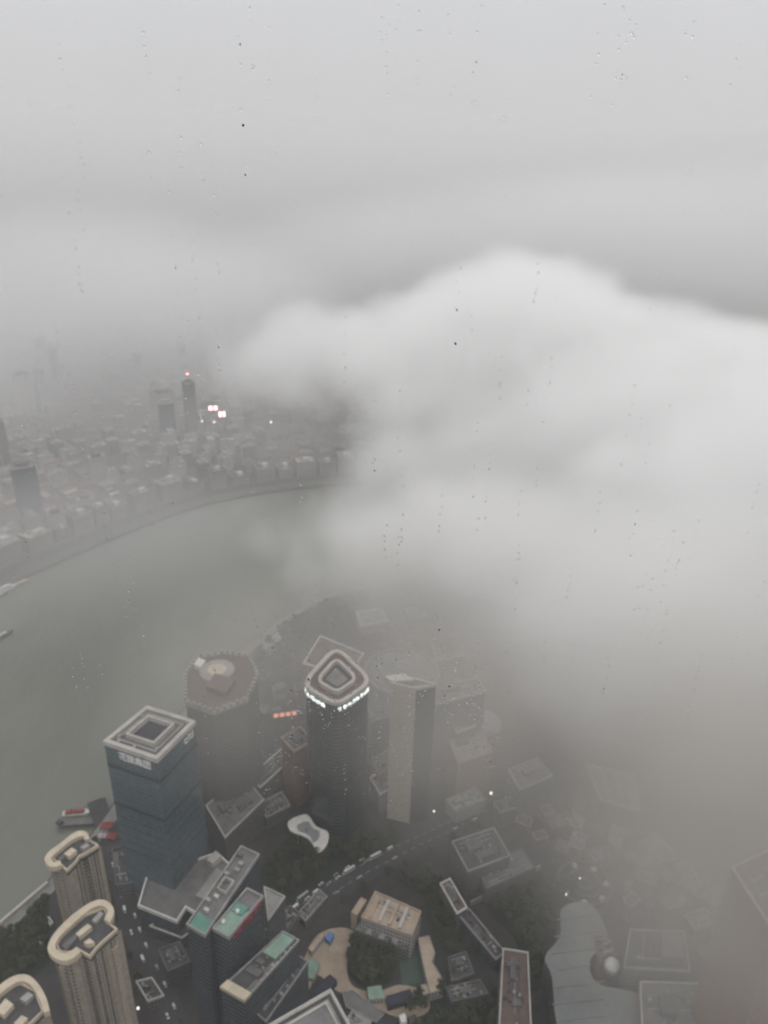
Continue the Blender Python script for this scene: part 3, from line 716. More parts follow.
# low blocks half lost in the fog at the lower right and among the towers
rl = random.Random(31); taken = []
zones = ((((616, 818), (700, 868), (728, 960), (712, 1030), (706, 980), (690, 925), (628, 925), (612, 860)), 22, 'small low block half lost in the fog around the pale mall', 'low blocks lost in the fog'),
         (((500, 792), (600, 812), (604, 862), (552, 862), (508, 828)), 12, 'small low block in the mist north of the round plaza', 'low blocks in the mist'),
         (((395, 700), (440, 715), (446, 790), (408, 800), (396, 760)), 7, 'small low block in the mist around the cream slab', 'low blocks around the cream slab'),
         (((255, 700), (300, 690), (306, 725), (262, 742)), 5, 'small low block behind the orange lit sign', 'low blocks behind the lit sign'))
for zone, cnt, lab, grp in zones:
    P = pix(zone, 0); xs = [p.x for p in P]; ys = [p.y for p in P]; n = tr_ = 0
    while n < cnt and tr_ < 900:
        tr_ += 1; p = Vector((rl.uniform(min(xs), max(xs)), rl.uniform(min(ys), max(ys))))
        ok = False; j = len(P)-1
        for i in range(len(P)):
            if (P[i].y > p.y) != (P[j].y > p.y) and p.x < (P[j].x-P[i].x)*(p.y-P[i].y)/(P[j].y-P[i].y)+P[i].x: ok = not ok
            j = i
        if not ok or any((p-q).length < 15 for q in taken): continue
        if any((p-q).length < 17 for L in (avenue, east_road) for q in L) or any((p-Vector(o.location[:2])).length < 22 for o in C.objects if o.parent is None and o.type == 'EMPTY' and 'group' not in o): continue
        taken.append(p); n += 1; a = rl.choice((.35, .35, .6, 1.1)); w_, d_ = rl.uniform(8, 24), rl.uniform(6, 14); R_ = Matrix.Rotation(a, 2)
        building('low_block', lab, 'building', [p+R_@Vector((x*w_/2, y*d_/2)) for x, y in ((-1, -1), (1, -1), (1, 1), (-1, 1))], rl.uniform(6, 20), rl.choice(('office_grey', 'office_grey', 'office_red')),
                 rl.choice(('roof_grey', 'roof_dark', 'concrete_dark', 'roof_dark', 'roof_brown')), rl.choice(('concrete_dark', 'concrete', None)), .7, .5, ((.2, .3, .5, .6, 1.6),), grp)

# glass dome
c = at(485, 719, 48).to_2d(); t = empty('domed_hall', (*c, 0), 'round hall under a pale glass dome in the mist', 'hall')
MB().prism(ngon(c, 17, 32), 0, 42).build('wall', M['office_grey'], t)
dm = MB().dome(c, 16, 9, 42, 30, 7).build('dome', M['steel'], t, True)
for k in range(-4, 5):
    x = k*3.4; r_ = math.sqrt(max(0, 16.2**2-x*x)); zz_ = lambda y: 42.1+9.15*math.sqrt(max(0, 1-(x*x+y*y)/16.2**2)); mb = MB(); N_ = 10
    q = [(c.x+x, c.y+r_*math.cos(i*math.pi/N_), zz_(r_*math.cos(i*math.pi/N_))) for i in range(N_+1)]
    for (xa, ya, za), (xb, yb, zb) in zip(q, q[1:]):
        for f in ([(xa-.3, ya, za), (xa-.3, yb, zb), (xa+.3, yb, zb), (xa+.3, ya, za)], [(xa-.3, ya, za-.8), (xa-.3, yb, zb-.8), (xa-.3, yb, zb), (xa-.3, ya, za)], [(xa+.3, ya, za), (xa+.3, yb, zb), (xa+.3, yb, zb-.8), (xa+.3, ya, za-.8)]): mb.face(f)
    mb.build('dome_rib', M['paint_white'], dm)

# pale mall roof in the fog
P = arc(pix(((562, 908), (588, 903), (604, 924), (607, 944), (590, 960), (598, 984), (640, 996), (642, 1044), (566, 1044), (552, 978), (545, 957), (560, 936)), 26), 4)
t = empty('mall', (*cen(P), 0), 'large pale grey curved mall roof with thin seams beside the dark park', 'shopping mall')
MB().sides(P, 0, 26).build('wall', M['office_grey'], t)
MB().cap(P, 26.2).build('roof', M['membrane'], t)
mb = MB()
for k in range(7):
    y = 914+k*17; a, b = at(556-(k % 3)*2, y+6, 26), at(604 if k != 3 else 590, y, 26)
    mb.bar(a, b, .5, 26.1, 26.9)
mb.build('roof_seam', M['steel'], t)
P = pix(((594, 936), (610, 936), (618, 955), (600, 962)), 30)
building('red_canopy', 'dull red canopy on the edge of the pale mall roof', 'canopy', P, 30, 'office_red', 'roof_brown', None)
c = at(612, 966, 28).to_2d(); t = empty('white_dome', (*c, 26), 'small white dome beside the dull red canopy', 'dome')
MB().prism(ngon(c, 5.5, 20), 26.1, 29).build('base', M['concrete'], t); MB().dome(c, 5, 5, 29, 20, 6).build('dome', M['paint_white'], t, True)
c = at(584, 884, 0).to_2d(); t = empty('round_plaza', (*c, 0), 'round plaza of low pale rings north of the pale mall roof', 'plaza')
for k, (ra, w) in enumerate(((22, 2.2), (14, 1.8), (6, 2))): MB().ring(ngon(c, ra, 36), w*.7, .2, 2.5-k*.5).build('ring_wall', M['concrete_dark'], t)
for k in range(7):
    a = k*.9; p = c+Vector((math.cos(a), math.sin(a)))*18
    MB().dome(p, 2.6, 2.4, .3, 12, 4).build('kiosk', M['pale_stone'], t, True)

# garden wall of the dark park
a, b = at(470, 906), at(540, 869)
tag(MB().bar(a, b, 1.2, 0, 5).build('garden_wall', M['concrete']), 'pale straight garden wall across the top of the dark park', 'wall')
a, b = at(0, 925), at(48, 884)
tag(MB().bar(a, b, 2.2, 0, 3).build('quay_wall', M['pale_stone']), 'pale quay wall beside the dark lawn and the river', 'wall')
for lab, q in (('upper white pergola on the dark lawn', ((46, 918), (49, 916), (53, 922), (50, 925))), ('lower white pergola on the dark lawn', ((37, 938), (40, 936), (44, 942), (41, 945)))):
    P = pix(q, 4); t = empty('pergola', (*cen(P), 0), lab, 'pergola')
    MB().ring(P, .8, 3.4, 4).build('roof', M['paint_white'], t)
    for p in ccw(inset(P, .5)): MB().box(p, .4, .4, .2, 3.4).build('post', M['paint_white'], t)

# pier, pontoon and red tents on the near quay
a, b = at(58, 823), at(112, 819)
t = empty('pier', (*((a+b)/2).to_2d(), -4), 'dark pier reaching into the river behind the rear cream tower', 'pier')
MB().bar(a, b, 7, -.9, 0).build('deck', M['concrete_dark'], t)
for k in range(7):
    p = a.lerp(b, (k+.5)/7); MB().tube((p.x, p.y, -5), (p.x, p.y, -.9), .5, .5).build('pile', M['concrete'], t)
MB().prism(pix(((56, 824), (60, 826), (64, 823), (60, 821)), 0), -1, 3).build('landing_house', M['roof_dark'], t)
for lab, (px, py), s_, m_ in (('bright red tent beside the pier', (107, 827), 9, 'red_paint'), ('dull red tent behind the rear cream tower', (112, 838), 8, 'red_paint'), ('pale tent between the red tents', (103, 838), 6, 'pale_stone')):
    c = at(px, py); t = empty('tent', (c.x, c.y, 0), lab, 'tent')
    mb = MB(); q = ccw([c.to_2d()+Vector((x*s_*.6, y*s_*.6)) for x, y in ((-1, -.7), (1, -.7), (1, .7), (-1, .7))])
    mb.sides(q, 2.6, 5.5, 0, scalep(q, .1)); mb.build('canopy', M[m_], t)
    for p in scalep(q, .95): MB().box(p, .2, .2, 0, 2.7).build('pole', M['steel'], t)

# ------------------------------------------------------------------ boats
def boat(name, label, px, py, ln, heading, hullm, cabm, decks=1, group=None):
    c = at(px, py, -4); t = empty(name, (c.x, c.y, -4), label, 'boat', group)
    R = Matrix.Rotation(heading, 2); w = ln*.2
    T = lambda pts: [c.to_2d()+R@Vector((x*ln, y*w)) for x, y in pts]
    wl = T(((-.48, -.4), (.3, -.42), (.47, 0), (.3, .42), (-.48, .4))); dk = T(((-.5, -.5), (.3, -.5), (.5, 0), (.3, .5), (-.5, .5)))
    h = ln*.075
    mb = MB(); mb.sides(wl, -4.3, -4+h, 0, dk); mb.cap(dk, -4+h, 0); mb.build('hull', M[hullm], t)
    MB().ring(dk, .3, -4+h, -4+h+.8).build('bulwark', M[hullm], t)
    for d in range(decks):
        MB().prism(T(((-.4+.05*d, -.36), (.18-.06*d, -.36), (.24-.06*d, 0), (.18-.06*d, .36), (-.4+.05*d, .36))), -4+h+d*2.6, -4+h+d*2.6+2.4).build('cabin', M[cabm], t)
    q = T(((.05, 0),))[0]; z = -4+h+decks*2.6
    MB().tube((q.x, q.y, z-.3), (q.x, q.y, z+4), .15, .1, 5).build('mast', M['steel'], t)
    q = T(((-.2, 0),))[0]; MB().tube((q.x, q.y, z-.4), (q.x, q.y, z+1.8), .8, .7, 8).build('funnel', M['red_paint'], t)
    return t
dirb = (at(70, 558)-at(0, 590)).to_2d(); hb = math.atan2(dirb.y, dirb.x)
boat('river_boat', 'white river boat moored at the far bank by the left edge', 7, 590, 34, hb, 'paint_white', 'paint_white', 2)
boat('river_boat', 'orange decked boat moored at the far bank', 23, 583, 24, hb, 'roof_tan', 'cream', 1)
boat('river_boat', 'small dark boat moored left of the white river boat', 2, 596, 18, hb, 'concrete_dark', 'pale_stone', 1)
boat('river_boat', 'red roofed boat moored at the pier behind the rear cream tower', 78, 814, 26, .15, 'paint_white', 'red_paint', 1)
boat('barge', 'grey barge on the river by the left edge', 2, 637, 30, hb, 'concrete_dark', 'pale_stone', 1)

# ------------------------------------------------------------------ far bank city
def mats(*k): return [M[x] for x in k]
M['stone_old'] = facade('stone_old', (.23, .2, .175), (.045, .045, .047), (.13, .12, .115), 3, 4.4, .5, .45, .3)
M['house_wall'] = facade('house_wall', (.25, .22, .2), (.05, .045, .042), (.13, .12, .11), 3, 3.2, .55, .5, .4)
M['flat_white'] = facade('flat_white', (.42, .41, .39), (.06, .06, .062), (.18, .17, .165), 3, 3.1, .45, .45, .3)
roofs = ['roof_brown', 'roof_grey', 'roof_tan', 'roof_dark', 'concrete', 'roof_brown', 'pale_stone', 'roof_red']
M['roof_red'] = plain('roof_red', (.19, .1, .075), (.12, .068, .052), .1)
rb = random.Random(21)
FB = [p for p in far_bank]
def bank_at(s):
    for a, b in zip(FB, FB[1:]):
        L = (b-a).length
        if s <= L: d = (b-a)/L; return a+d*s, d
        s -= L
    return FB[-1], (FB[-1]-FB[-2]).normalized()
blen = sum((b-a).length for a, b in zip(FB, FB[1:]))
def project(p):
    v = p-EYE; D = v.dot(FW); return 384+FPX*v.dot(RT)/D, 512-FPX*v.dot(UP)/D
def in_view(c, h=0, m=12):
    x, y = project(Vector((c.x, c.y, h))); return -m < x < 385 and y > 300
# old stone palaces along the riverside avenue
k = 0; s = 0
while s < blen:
    w = rb.uniform(20, 40); p, d = bank_at(s+w/2); n = Vector((-d.y, d.x)); dp = rb.uniform(22, 40)
    c = p+n*(47+dp/2); h = rb.uniform(14, 34)
    s += w+rb.uniform(3, 16)
    if not in_view(c): continue
    Q = [c+d*(x*w/2)+n*(y*dp/2) for x, y in ((-1, -1), (1, -1), (1, 1), (-1, 1))]
    t = empty('stone_palace', (c.x, c.y, 0), 'old stone palace in the row facing the river on the far bank', 'building', 'stone palaces along the far riverside avenue')
    MB().sides(Q, 0, h).build('wall', M['stone_old'], t)
    MB().cap(Q, h-.5).build('roof', M[rb.choice(('roof_grey', 'roof_brown', 'roof_dark', 'concrete', 'roof_brown', 'roof_tan'))], t)
    MB().ring(grow(Q, .4), 1.0, h-1.4, h+1.2).build('parapet', M[rb.choice(('concrete', 'pale_stone', 'roof_grey'))], t)
    q = sub(Q, .35, .05, .65, .35); MB().prism(q, h-.4, h+rb.uniform(4, 12)).build('turret', M['pale_stone'], t)
    q = sub(Q, .3, .5, .7, .85); MB().ring(q, 1.6, h-.4, h+2).build('light_well', M['concrete'], t)
    k += 1
# variants shared by the copies: rowhouses, apartment slabs, high blocks
def rowhouse_mesh(i):
    mb = MB(); L, W, H = rb.uniform(14, 28), rb.uniform(8, 12), rb.uniform(7, 14)
    Q = [Vector((x*L/2, y*W/2)) for x, y in ((-1, -1), (1, -1), (1, 1), (-1, 1))]
    mb.sides(Q, 0, H, 0)
    e = .7; a, b, c_, d_ = [Vector((x*(L/2+e), y*(W/2+e))) for x, y in ((-1, -1), (1, -1), (1, 1), (-1, 1))]
    r1, r2 = (-L/2-e, 0, H+W*.28), (L/2+e, 0, H+W*.28)
    mb.face([(*a, H), (*b, H), r2, r1], 1); mb.face([(*c_, H), (*d_, H), r1, r2], 1); mb.face([(*b, H), (*c_, H), r2], 0); mb.face([(*d_, H), (*a, H), r1], 0)
    for x in (-.25, .2): mb.box((x*L, W*.2), 1.5, 1.2, H, H+W*.28+1.6, 0, 0)
    return mb, mats('house_wall', ('roof_red', 'roof_brown', 'roof_tan', 'roof_grey', 'roof_red', 'roof_dark')[i % 6])
def block_mesh(i):
    mb = MB(); L, W, H = rb.uniform(15, 30), rb.uniform(11, 19), rb.uniform(14, 34)
    Q = [Vector((x*L/2, y*W/2)) for x, y in ((-1, -1), (1, -1), (1, 1), (-1, 1))]
    mb.sides(Q, 0, H, 0); mb.cap(inset(Q, .3), H-.6, 1); mb.ring(grow(Q, .2), .6, H-.8, H+.9, 2)
    for j in range(3): mb.box((rb.uniform(-.3, .3)*L, rb.uniform(-.2, .2)*W), rb.uniform(4, 9), rb.uniform(3, 6), H-.55, H+rb.uniform(2, 4.5), 0, 2)
    return mb, mats(('flat_white', 'office_grey', 'stone_old', 'office_pale', 'office_red')[i % 5], ('roof_grey', 'concrete', 'roof_tan', 'pale_stone')[i % 4], 'concrete')
def high_mesh(i):
    mb = MB(); L, W, H = rb.uniform(18, 28), rb.uniform(14, 20), rb.uniform(40, 88)
    Q = [Vector((x*L/2, y*W/2)) for x, y in ((-1, -1), (1, -1), (1, 1), (-1, 1))]
    mb.sides(Q, 0, H, 0); mb.cap(inset(Q, .3), H-.6, 1); mb.ring(grow(Q, .25), .8, H-.9, H+1.2, 2)
    mb.prism(scalep(Q, .55), H-.55, H+7, 2); mb.prism(scalep(Q, 1.5), 0, 14, 0, 1)
    if i == 4: mb.tube((0, 0, H+7), (0, 0, H+24), .6, .2, 5, 2)
    return mb, mats(('flat_white', 'glass_slate', 'office_pale', 'glass_dark', 'flat_white', 'office_grey')[i % 6], 'roof_grey', 'concrete')
def protos(name, fn, n, label, cat, group):
    out = []
    for i in range(n):
        mb, mm = fn(i); o = mb.build(name, mm); tag(o, label, cat, group); out.append(o)
    return out
P_row = protos('rowhouse', rowhouse_mesh, 12, 'brown roofed rowhouse in the hazy old quarter across the river', 'house', 'rowhouses of the far bank')
P_blk = protos('city_block', block_mesh, 10, 'flat roofed mid height block in the hazy city across the river', 'building', 'flat roofed blocks of the far bank')
P_high = protos('high_rise', high_mesh, 9, 'pale high rise fading into the haze across the river', 'high rise', 'high rises of the far bank')
used = set()
def put(pool, c, rot, limit_label=None):
    o = rb.choice(pool)
    if o.name in used: q = o.copy(); C.objects.link(q)
    else: q = o; used.add(o.name)
    q.location = (c.x, c.y, 0); q.rotation_euler = (0, 0, rot)
    if limit_label: q['label'] = limit_label; del q['group']
    return q
cand = []; off = 118
while off < 2300:
    s = 0
    while s < blen:
        p, d = bank_at(s); n = Vector((-d.y, d.x)); c = p+n*(off+rb.uniform(-4, 4))+d*rb.uniform(-4, 4)
        s += 29+rb.uniform(0, 7)
        if (int(s/170) % 4 == 3 and s % 170 < 42): continue
        if in_view(c, 20): cand.append((c.length, c, math.atan2(d.y, d.x), off))
    off += 20 if off < 900 else 30
cand.sort(key=lambda q: q[0])
n_row = n_blk = n_high = 0; rest = []; spots_h = []
for dist, c, rot, off in cand:
    z = noise.noise(Vector((c.x/260, c.y/260, 3))); rr = rb.random()
    if any((c-q).length < 45 for q in spots_h[-12:]): continue
    if off > 260 and rr < (.015 if off < 700 else .04) and n_high < 90:
        put(P_high, c, rot+rb.choice((0, .3, 1.57))); n_high += 1; spots_h.append(c)
    elif z+rr*.5 > .33 and n_blk < 285:
        put(P_blk, c, rot+rb.choice((0, 0, 1.57, .1))); n_blk += 1
    elif n_row < 290:
        put(P_row, c, rot+rb.choice((0, 0, 0, 1.57, .06))); n_row += 1
    else: rest.append((c, rot))
for o in P_row+P_blk+P_high:
    if o.name not in used: bpy.data.objects.remove(o)
mb = MB()
for c, rot in rest:
    L, W, H = rb.uniform(13, 28), rb.uniform(8, 16), rb.uniform(7, 26)
    mb.box(c, L, W, 0, H, rot+rb.choice((0, 0, .12, 1.57)), 0, rb.choice((1, 1, 2, 3, 4, 5)))
tag(mb.build('distant_rooftops', mats('house_wall', 'roof_brown', 'roof_grey', 'roof_red', 'concrete', 'roof_dark')), 'mass of far rooftops dissolving in the haze', kind='stuff')

def landmark(name, label, px, py_base, py_top, wpx, wall, top, lamp=None):
    """a single tower of the far bank: base and top positions give its real place and height"""
    b = at(px, py_base); D = math.hypot(b.x, b.y); tp = far(px, py_top, D); h = tp.z; w = wpx*(b-EYE).length/FPX
    p, d = bank_at(600); rot = math.atan2(d.y, d.x)
    Q = [b.to_2d()+Matrix.Rotation(rot, 2)@Vector((x*w/2, y*w*.4)) for x, y in ((-1, -1), (1, -1), (1, 1), (-1, 1))]
    t = building(name, label, 'tower', Q, h, wall, top, 'concrete', 2, 1, ((.25, .25, .75, .75, 6),))
    if lamp:
        c = cen(Q); ms = MB().tube((*c, h+6), (*c, h+16), .6, .3, 6).build('mast', M['steel'], t)
        MB().dome(c, 2.4, 2.4, h+16, 10, 4).build('beacon', M[lamp], ms)
    return t
landmark('dark_tower', 'dark office tower on the far bank near the left edge', 31, 512, 464, 20, 'glass_slate', 'roof_grey')
landmark('pale_tower', 'pale striped tower fading out above the far left rooftops', 28, 412, 374, 14, 'flat_white', 'concrete')
landmark('pale_tower', 'cream tower in the middle of the far left city', 100, 482, 456, 15, 'office_pale', 'roof_tan')
landmark('beacon_tower', 'dark far tower with a red beacon on its mast', 193, 438, 382, 10, 'office_grey', 'roof_grey', 'lamp_red')
landmark('grey_tower', 'wide grey tower left of the beacon tower', 166, 430, 392, 20, 'office_pale', 'roof_grey')
landmark('grey_tower', 'grey tower at the left edge of the far city', 4, 470, 420, 14, 'office_grey', 'roof_grey')
landmark('curved_block', 'cream block above the riverside avenue in the far left', 88, 520, 498, 14, 'office_pale', 'pale_stone')
landmark('pale_block', 'white block near the moored boats of the far bank', 60, 538, 512, 14, 'office_pale', 'concrete')

def lit_sign(name, label, px, py, z, w, h, mat, post=True, dist=None, n=1):
    c = at(px, py, z) if dist is None else far(px, py, dist); z = c.z
    t = empty(name, (c.x, c.y, 0), label, 'sign' if n > 1 or w > 6 else 'lamp')
    MB().tube((c.x, c.y, 0), (c.x, c.y, z-h*.4), max(.2, w*.05), max(.15, w*.04), 7).build('post', M['steel'], t)
    if n == 1 and w <= 6: MB().dome((c.x, c.y), w/2, h/2, z, 12, 4).prism(ngon(c, w/2, 12), z-h*.4, z).build('lamp', M[mat], t)
    else:
        MB().box((c.x, c.y), w+1, .8, z-h/2-.4, z+h/2+.4, .25).build('board', M['steel'], t)
        for k in range(n):
            q = c.to_2d()+Matrix.Rotation(.25, 2)@Vector(((k-(n-1)/2)*w/n, -.7)); mb = MB()
            mb.box(q, w/n*.75, .5, z-h/2, z+h/2, .25); mb.build('character', M[mat], t)
    return t
lit_sign('lit_sign', 'orange lit sign of four round characters left of the rounded tower', 285, 714, 30, 24, 4.2, 'lamp_orange', n=4)
lit_sign('lit_screen', 'upper glowing pink screen in the far city', 213, 408, 70, 20, 9, 'lamp_pink', n=2)
lit_sign('lit_screen', 'lower glowing pink screen in the far city', 222, 414, 62, 15, 11, 'lamp_pink', n=2)
for lab, px, py, z, w, mt in (('white lamp in the far city right of the pink screens', 271, 422, 50, 5.5, 'lamp_white'), ('left yellowish lamp under the pink screens', 202, 421, 50, 4.5, 'lamp_white'), ('right yellowish lamp under the pink screens', 214, 422, 50, 4.5, 'lamp_white'),
   ('bright floodlight standing alone in the fog', 609, 844, 14, 2.8, 'lamp_white'), ('left lamp at the foot of the red building', 476, 794, 8, 2.4, 'lamp_white'), ('right lamp at the foot of the red building', 491, 793, 8, 3, 'lamp_white'),
   ('lamp on the left of the round plaza', 566, 894, 8, 2, 'lamp_white'), ('lamp at the top of the round plaza', 580, 878, 8, 1.4, 'lamp_white'), ('lamp beside the avenue below the cream slab', 434, 811, 9, 2, 'lamp_white'),
   ('warm lamp on the street by the front cream tower', 138, 1008, 7, 2, 'lamp_white'), ('upper lamp of the brown tower forecourt', 722, 942, 8, 1.4, 'lamp_white'), ('lower lamp of the brown tower forecourt', 742, 972, 8, 1.5, 'lamp_white'),
   ('lamp in the fog above the lone floodlight', 640, 720, 30, 2.2, 'lamp_white'), ('red lamp on the wall of the far left city', 3, 409, 20, 3.5, 'lamp_orange')):
    lit_sign('street_lamp', lab, px, py, z, w*.85, w*.85, mt)

# ------------------------------------------------------------------ trees
def tree_meshes(i):
    r = random.Random(100+i); H = r.uniform(9, 13); W = r.uniform(3.6, 5)
    tr = MB(); tr.tube((0, 0, 0), (.2, .1, H*.45), .32, .22, 7)
    clumps = []
    for k in range(6):
        a = k*1.05+r.random(); e = (math.cos(a)*W*.55, math.sin(a)*W*.55, H*r.uniform(.5, .85)); tr.tube((.15, .08, H*r.uniform(.28, .45)), e, .16, .06, 5)
        clumps.append((e, r.uniform(1.4, 2.3)))
    clumps += [((r.uniform(-1, 1), r.uniform(-1, 1), H*r.uniform(.75, .95)), r.uniform(1.5, 2.3)) for _ in range(4)]
    cr = MB()
    for c, R in clumps:
        for _ in range(40):
            d = Vector((r.gauss(0, 1), r.gauss(0, 1), r.gauss(0, .8))).normalized()*R*r.uniform(.55, 1.05); p = Vector(c)+d
            x = Vector((r.gauss(0, 1), r.gauss(0, 1), r.gauss(0, 1))).normalized(); y = x.cross(d.normalized()+Vector((0, 0, .4))).normalized(); l = r.uniform(.45, .95)
            cr.face([p-x*l, p+y*l*.7, p+x*l, p-y*l*.7])
    return tr, cr
proto = []
for i in range(5):
    tr, cr = tree_meshes(i); a = tr.build('trunk', M['bark']); b = cr.build('crown', M['leaf']); proto.append((a, b))
def inside(P, p):
    c = False; j = len(P)-1
    for i in range(len(P)):
        if (P[i].y > p.y) != (P[j].y > p.y) and p.x < (P[j].x-P[i].x)*(p.y-P[i].y)/(P[j].y-P[i].y)+P[i].x: c = not c
        j = i
    return c
rt = random.Random(5); first = set()
def plant(px_poly, n, label, group, smin=.75, smax=1.25, gap=5.5):
    P = pix(px_poly, 0); xs = [p.x for p in P]; ys = [p.y for p in P]; got = []; tries = 0
    while len(got) < n and tries < n*60:
        tries += 1; p = Vector((rt.uniform(min(xs), max(xs)), rt.uniform(min(ys), max(ys))))
        if not inside(P, p) or any((p-q).length < gap for q in got): continue
        got.append(p); k = rt.randrange(5); t = empty('tree', (p.x, p.y, .1), label, 'tree', group)
        s_ = rt.uniform(smin, smax); t.scale = (s_, s_, s_*rt.uniform(.85, 1.1)); t.rotation_euler = (0, 0, rt.uniform(0, 6.28))
        for o in proto[k]:
            if o.name in first: q = o.copy(); C.objects.link(q)
            else: q = o; first.add(o.name)
            q.parent = t
plant(((0, 945), (46, 900), (50, 955), (16, 985), (0, 1000)), 34, 'dark green tree on the lawn between the river and the cream towers', 'trees on the dark lawn')
plant(((264, 872), (300, 832), (345, 842), (330, 868), (290, 896), (272, 900)), 40, 'dark tree of the verge between the twin slabs and the avenue', 'trees of the avenue verge')
plant(((340, 846), (395, 836), (392, 846), (350, 866)), 12, 'dark tree under the rounded tower beside the avenue', 'trees under the rounded tower')
plant(((488, 906), (530, 882), (576, 882), (556, 930), (543, 976), (532, 985), (516, 940)), 52, 'dark tree of the park beside the pale mall roof', 'trees of the dark park')
plant(((255, 662), (282, 626), (340, 598), (366, 602), (346, 626), (300, 648), (280, 688), (264, 698)), 42, 'misty tree in the riverside park at the tip of the bank', 'trees of the riverside park')
plant(((412, 1000), (440, 990), (494, 992), (498, 1030), (404, 1030)), 22, 'dark tree in the garden at the lower edge of the photo', 'trees of the lower garden')
plant(((350, 950), (364, 942), (384, 946), (393, 958), (390, 977), (362, 984), (351, 974)), 24, 'dark tree standing in the oval green beside the tan yard', 'trees of the oval green')
plant(((400, 880), (436, 868), (446, 915), (460, 950), (452, 985), (444, 960), (430, 925), (424, 900)), 26, 'dark tree between the tan terraced building and the side road', 'trees along the side road')
plant(((366, 730), (388, 726), (390, 742), (370, 750)), 8, 'green tree between the rounded tower and the cream slab', 'trees between the towers')
def street_trees(line, off, t0, t1, gap, label, group):
    L = offset_line(line, off); D = [0]
    for a, b in zip(L, L[1:]): D.append(D[-1]+(b-a).length)
    s = t0*D[-1]
    while s < t1*D[-1]:
        j = max(i for i in range(len(D)-1) if D[i] <= s); p = L[j].lerp(L[j+1], (s-D[j])/(D[j+1]-D[j])); s += gap*rt.uniform(.8, 1.6)
        t = empty('tree', (p.x, p.y, .1), label, 'tree', group); s_ = rt.uniform(.6, .95); t.scale = (s_, s_, s_); t.rotation_euler = (0, 0, rt.uniform(0, 6.28))
        for o in proto[rt.randrange(5)]:
            if o.name in first: q = o.copy(); C.objects.link(q)
            else: q = o; first.add(o.name)
            q.parent = t
street_trees(avenue, -17, .3, .85, 17, 'street tree on the south kerb of the broad avenue', 'street trees of the avenue')
street_trees(west_road, -11, .2, .8, 12, 'street tree along the street behind the cream towers', 'street trees behind the cream towers')
street_trees(side_road, -9, .25, .6, 12, 'small street tree along the narrow side road', 'street trees of the side road')
for a, b in proto:
    for o in (a, b):
        if o.name not in first: bpy.data.objects.remove(o)

# ------------------------------------------------------------------ traffic
def car_mesh(kind, paint):
    mb = MB(); L, W, H = {'car': (4.6, 1.85, 1.5), 'van': (5.6, 2.1, 2.4), 'bus': (11.5, 2.55, 3.2)}[kind]
    body = [Vector((x*L/2, y*W/2)) for x, y in ((-1, -.9), (.92, -.9), (1, -.6), (1, .6), (.92, .9), (-1, .9))]
    hb_ = H*.55 if kind == 'car' else H*.5
    mb.prism(body, .35, hb_, 0)
    lo = [Vector((x*L/2, y*W/2)) for x, y in (((-.8, -.86), (.45, -.86), (.45, .86), (-.8, .86)) if kind == 'car' else ((-.99, -.89), (.9, -.89), (.9, .89), (-.99, .89)))]
    hi = [Vector((x*L/2, y*W/2)) for x, y in (((-.6, -.72), (.18, -.72), (.18, .72), (-.6, .72)) if kind == 'car' else ((-.97, -.85), (.84, -.85), (.84, .85), (-.97, .85)))]
    mb.sides(ccw(lo), hb_, H-.12, 1, ccw(hi)); mb.prism(scalep(hi, 1.01), H-.12, H, 0)
    for x in (-.62, .62):
        for y in (-1, 1): mb.tube((x*L/2, y*W*.38, .36), (x*L/2, y*W*.47, .36), .36, .36, 10, 2)
    return mb, [M[paint], M['car_glass'], M['tyre']]
veh = {}
for kind in ('car', 'van', 'bus'):
    for paint in ('car_white', 'car_silver', 'car_black'):
        mb, mm = car_mesh(kind, paint); o = mb.build(kind, mm); veh[kind, paint] = o
usedv = set(); rc = random.Random(8)
def drive(line, off, t0, t1, gap, kinds, label, group, z=.145):
    L = offset_line(line, off); D = [0]
    for a, b in zip(L, L[1:]): D.append(D[-1]+(b-a).length)
    s = t0*D[-1]
    while s < t1*D[-1]:
        j = max(i for i in range(len(D)-1) if D[i] <= s); d = (L[j+1]-L[j]).normalized(); p = L[j]+d*(s-D[j])
        key = rc.choice(kinds); o = veh[key]
        if o.name in usedv: q = o.copy(); C.objects.link(q)
        else: q = o; usedv.add(o.name)
        q.location = (p.x, p.y, z); q.rotation_euler = (0, 0, math.atan2(d.y, d.x)+(math.pi if off > 0 else 0))
        word = {'car_white': 'white', 'car_silver': 'silver', 'car_black': 'black'}[key[1]]
        tag(q, label % (word, key[0]), key[0], group % (word, key[0])); s += gap*rc.uniform(.8, 1.7)+(7 if key[0] == 'bus' else 0)
W_, S_, B_ = ('car', 'car_white'), ('car', 'car_silver'), ('car', 'car_black')
VW, VS, BW, BS = ('van', 'car_white'), ('van', 'car_silver'), ('bus', 'car_white'), ('bus', 'car_silver')
drive(avenue, 5, .2, .5, 9, (W_, VW, BW, BW, S_), '%s %s queuing on the avenue above the tan yard', '%s %s queue on the avenue')
drive(avenue, 8.5, .1, .48, 13, (W_, VS, BS, S_, B_), '%s %s in the outer lane of the avenue above the tan yard', '%s %s in the outer lane')
drive(avenue, -6, .15, .9, 24, (W_, S_, B_, VS), '%s %s heading into the fog on the avenue', '%s %s heading into the fog')
drive(side_road, 2.5, .3, .62, 7.5, (W_, VW, S_, BW), '%s %s in the row on the side road by the dark park', '%s %s of the side road row')
drive(west_road, 3, .2, .9, 14, (W_, S_, B_), '%s %s on the street behind the cream towers', '%s %s behind the cream towers')
drive(west_road, -3, .25, .95, 17, (W_, B_, VW), '%s %s coming along the street behind the cream towers', '%s %s coming along the street')
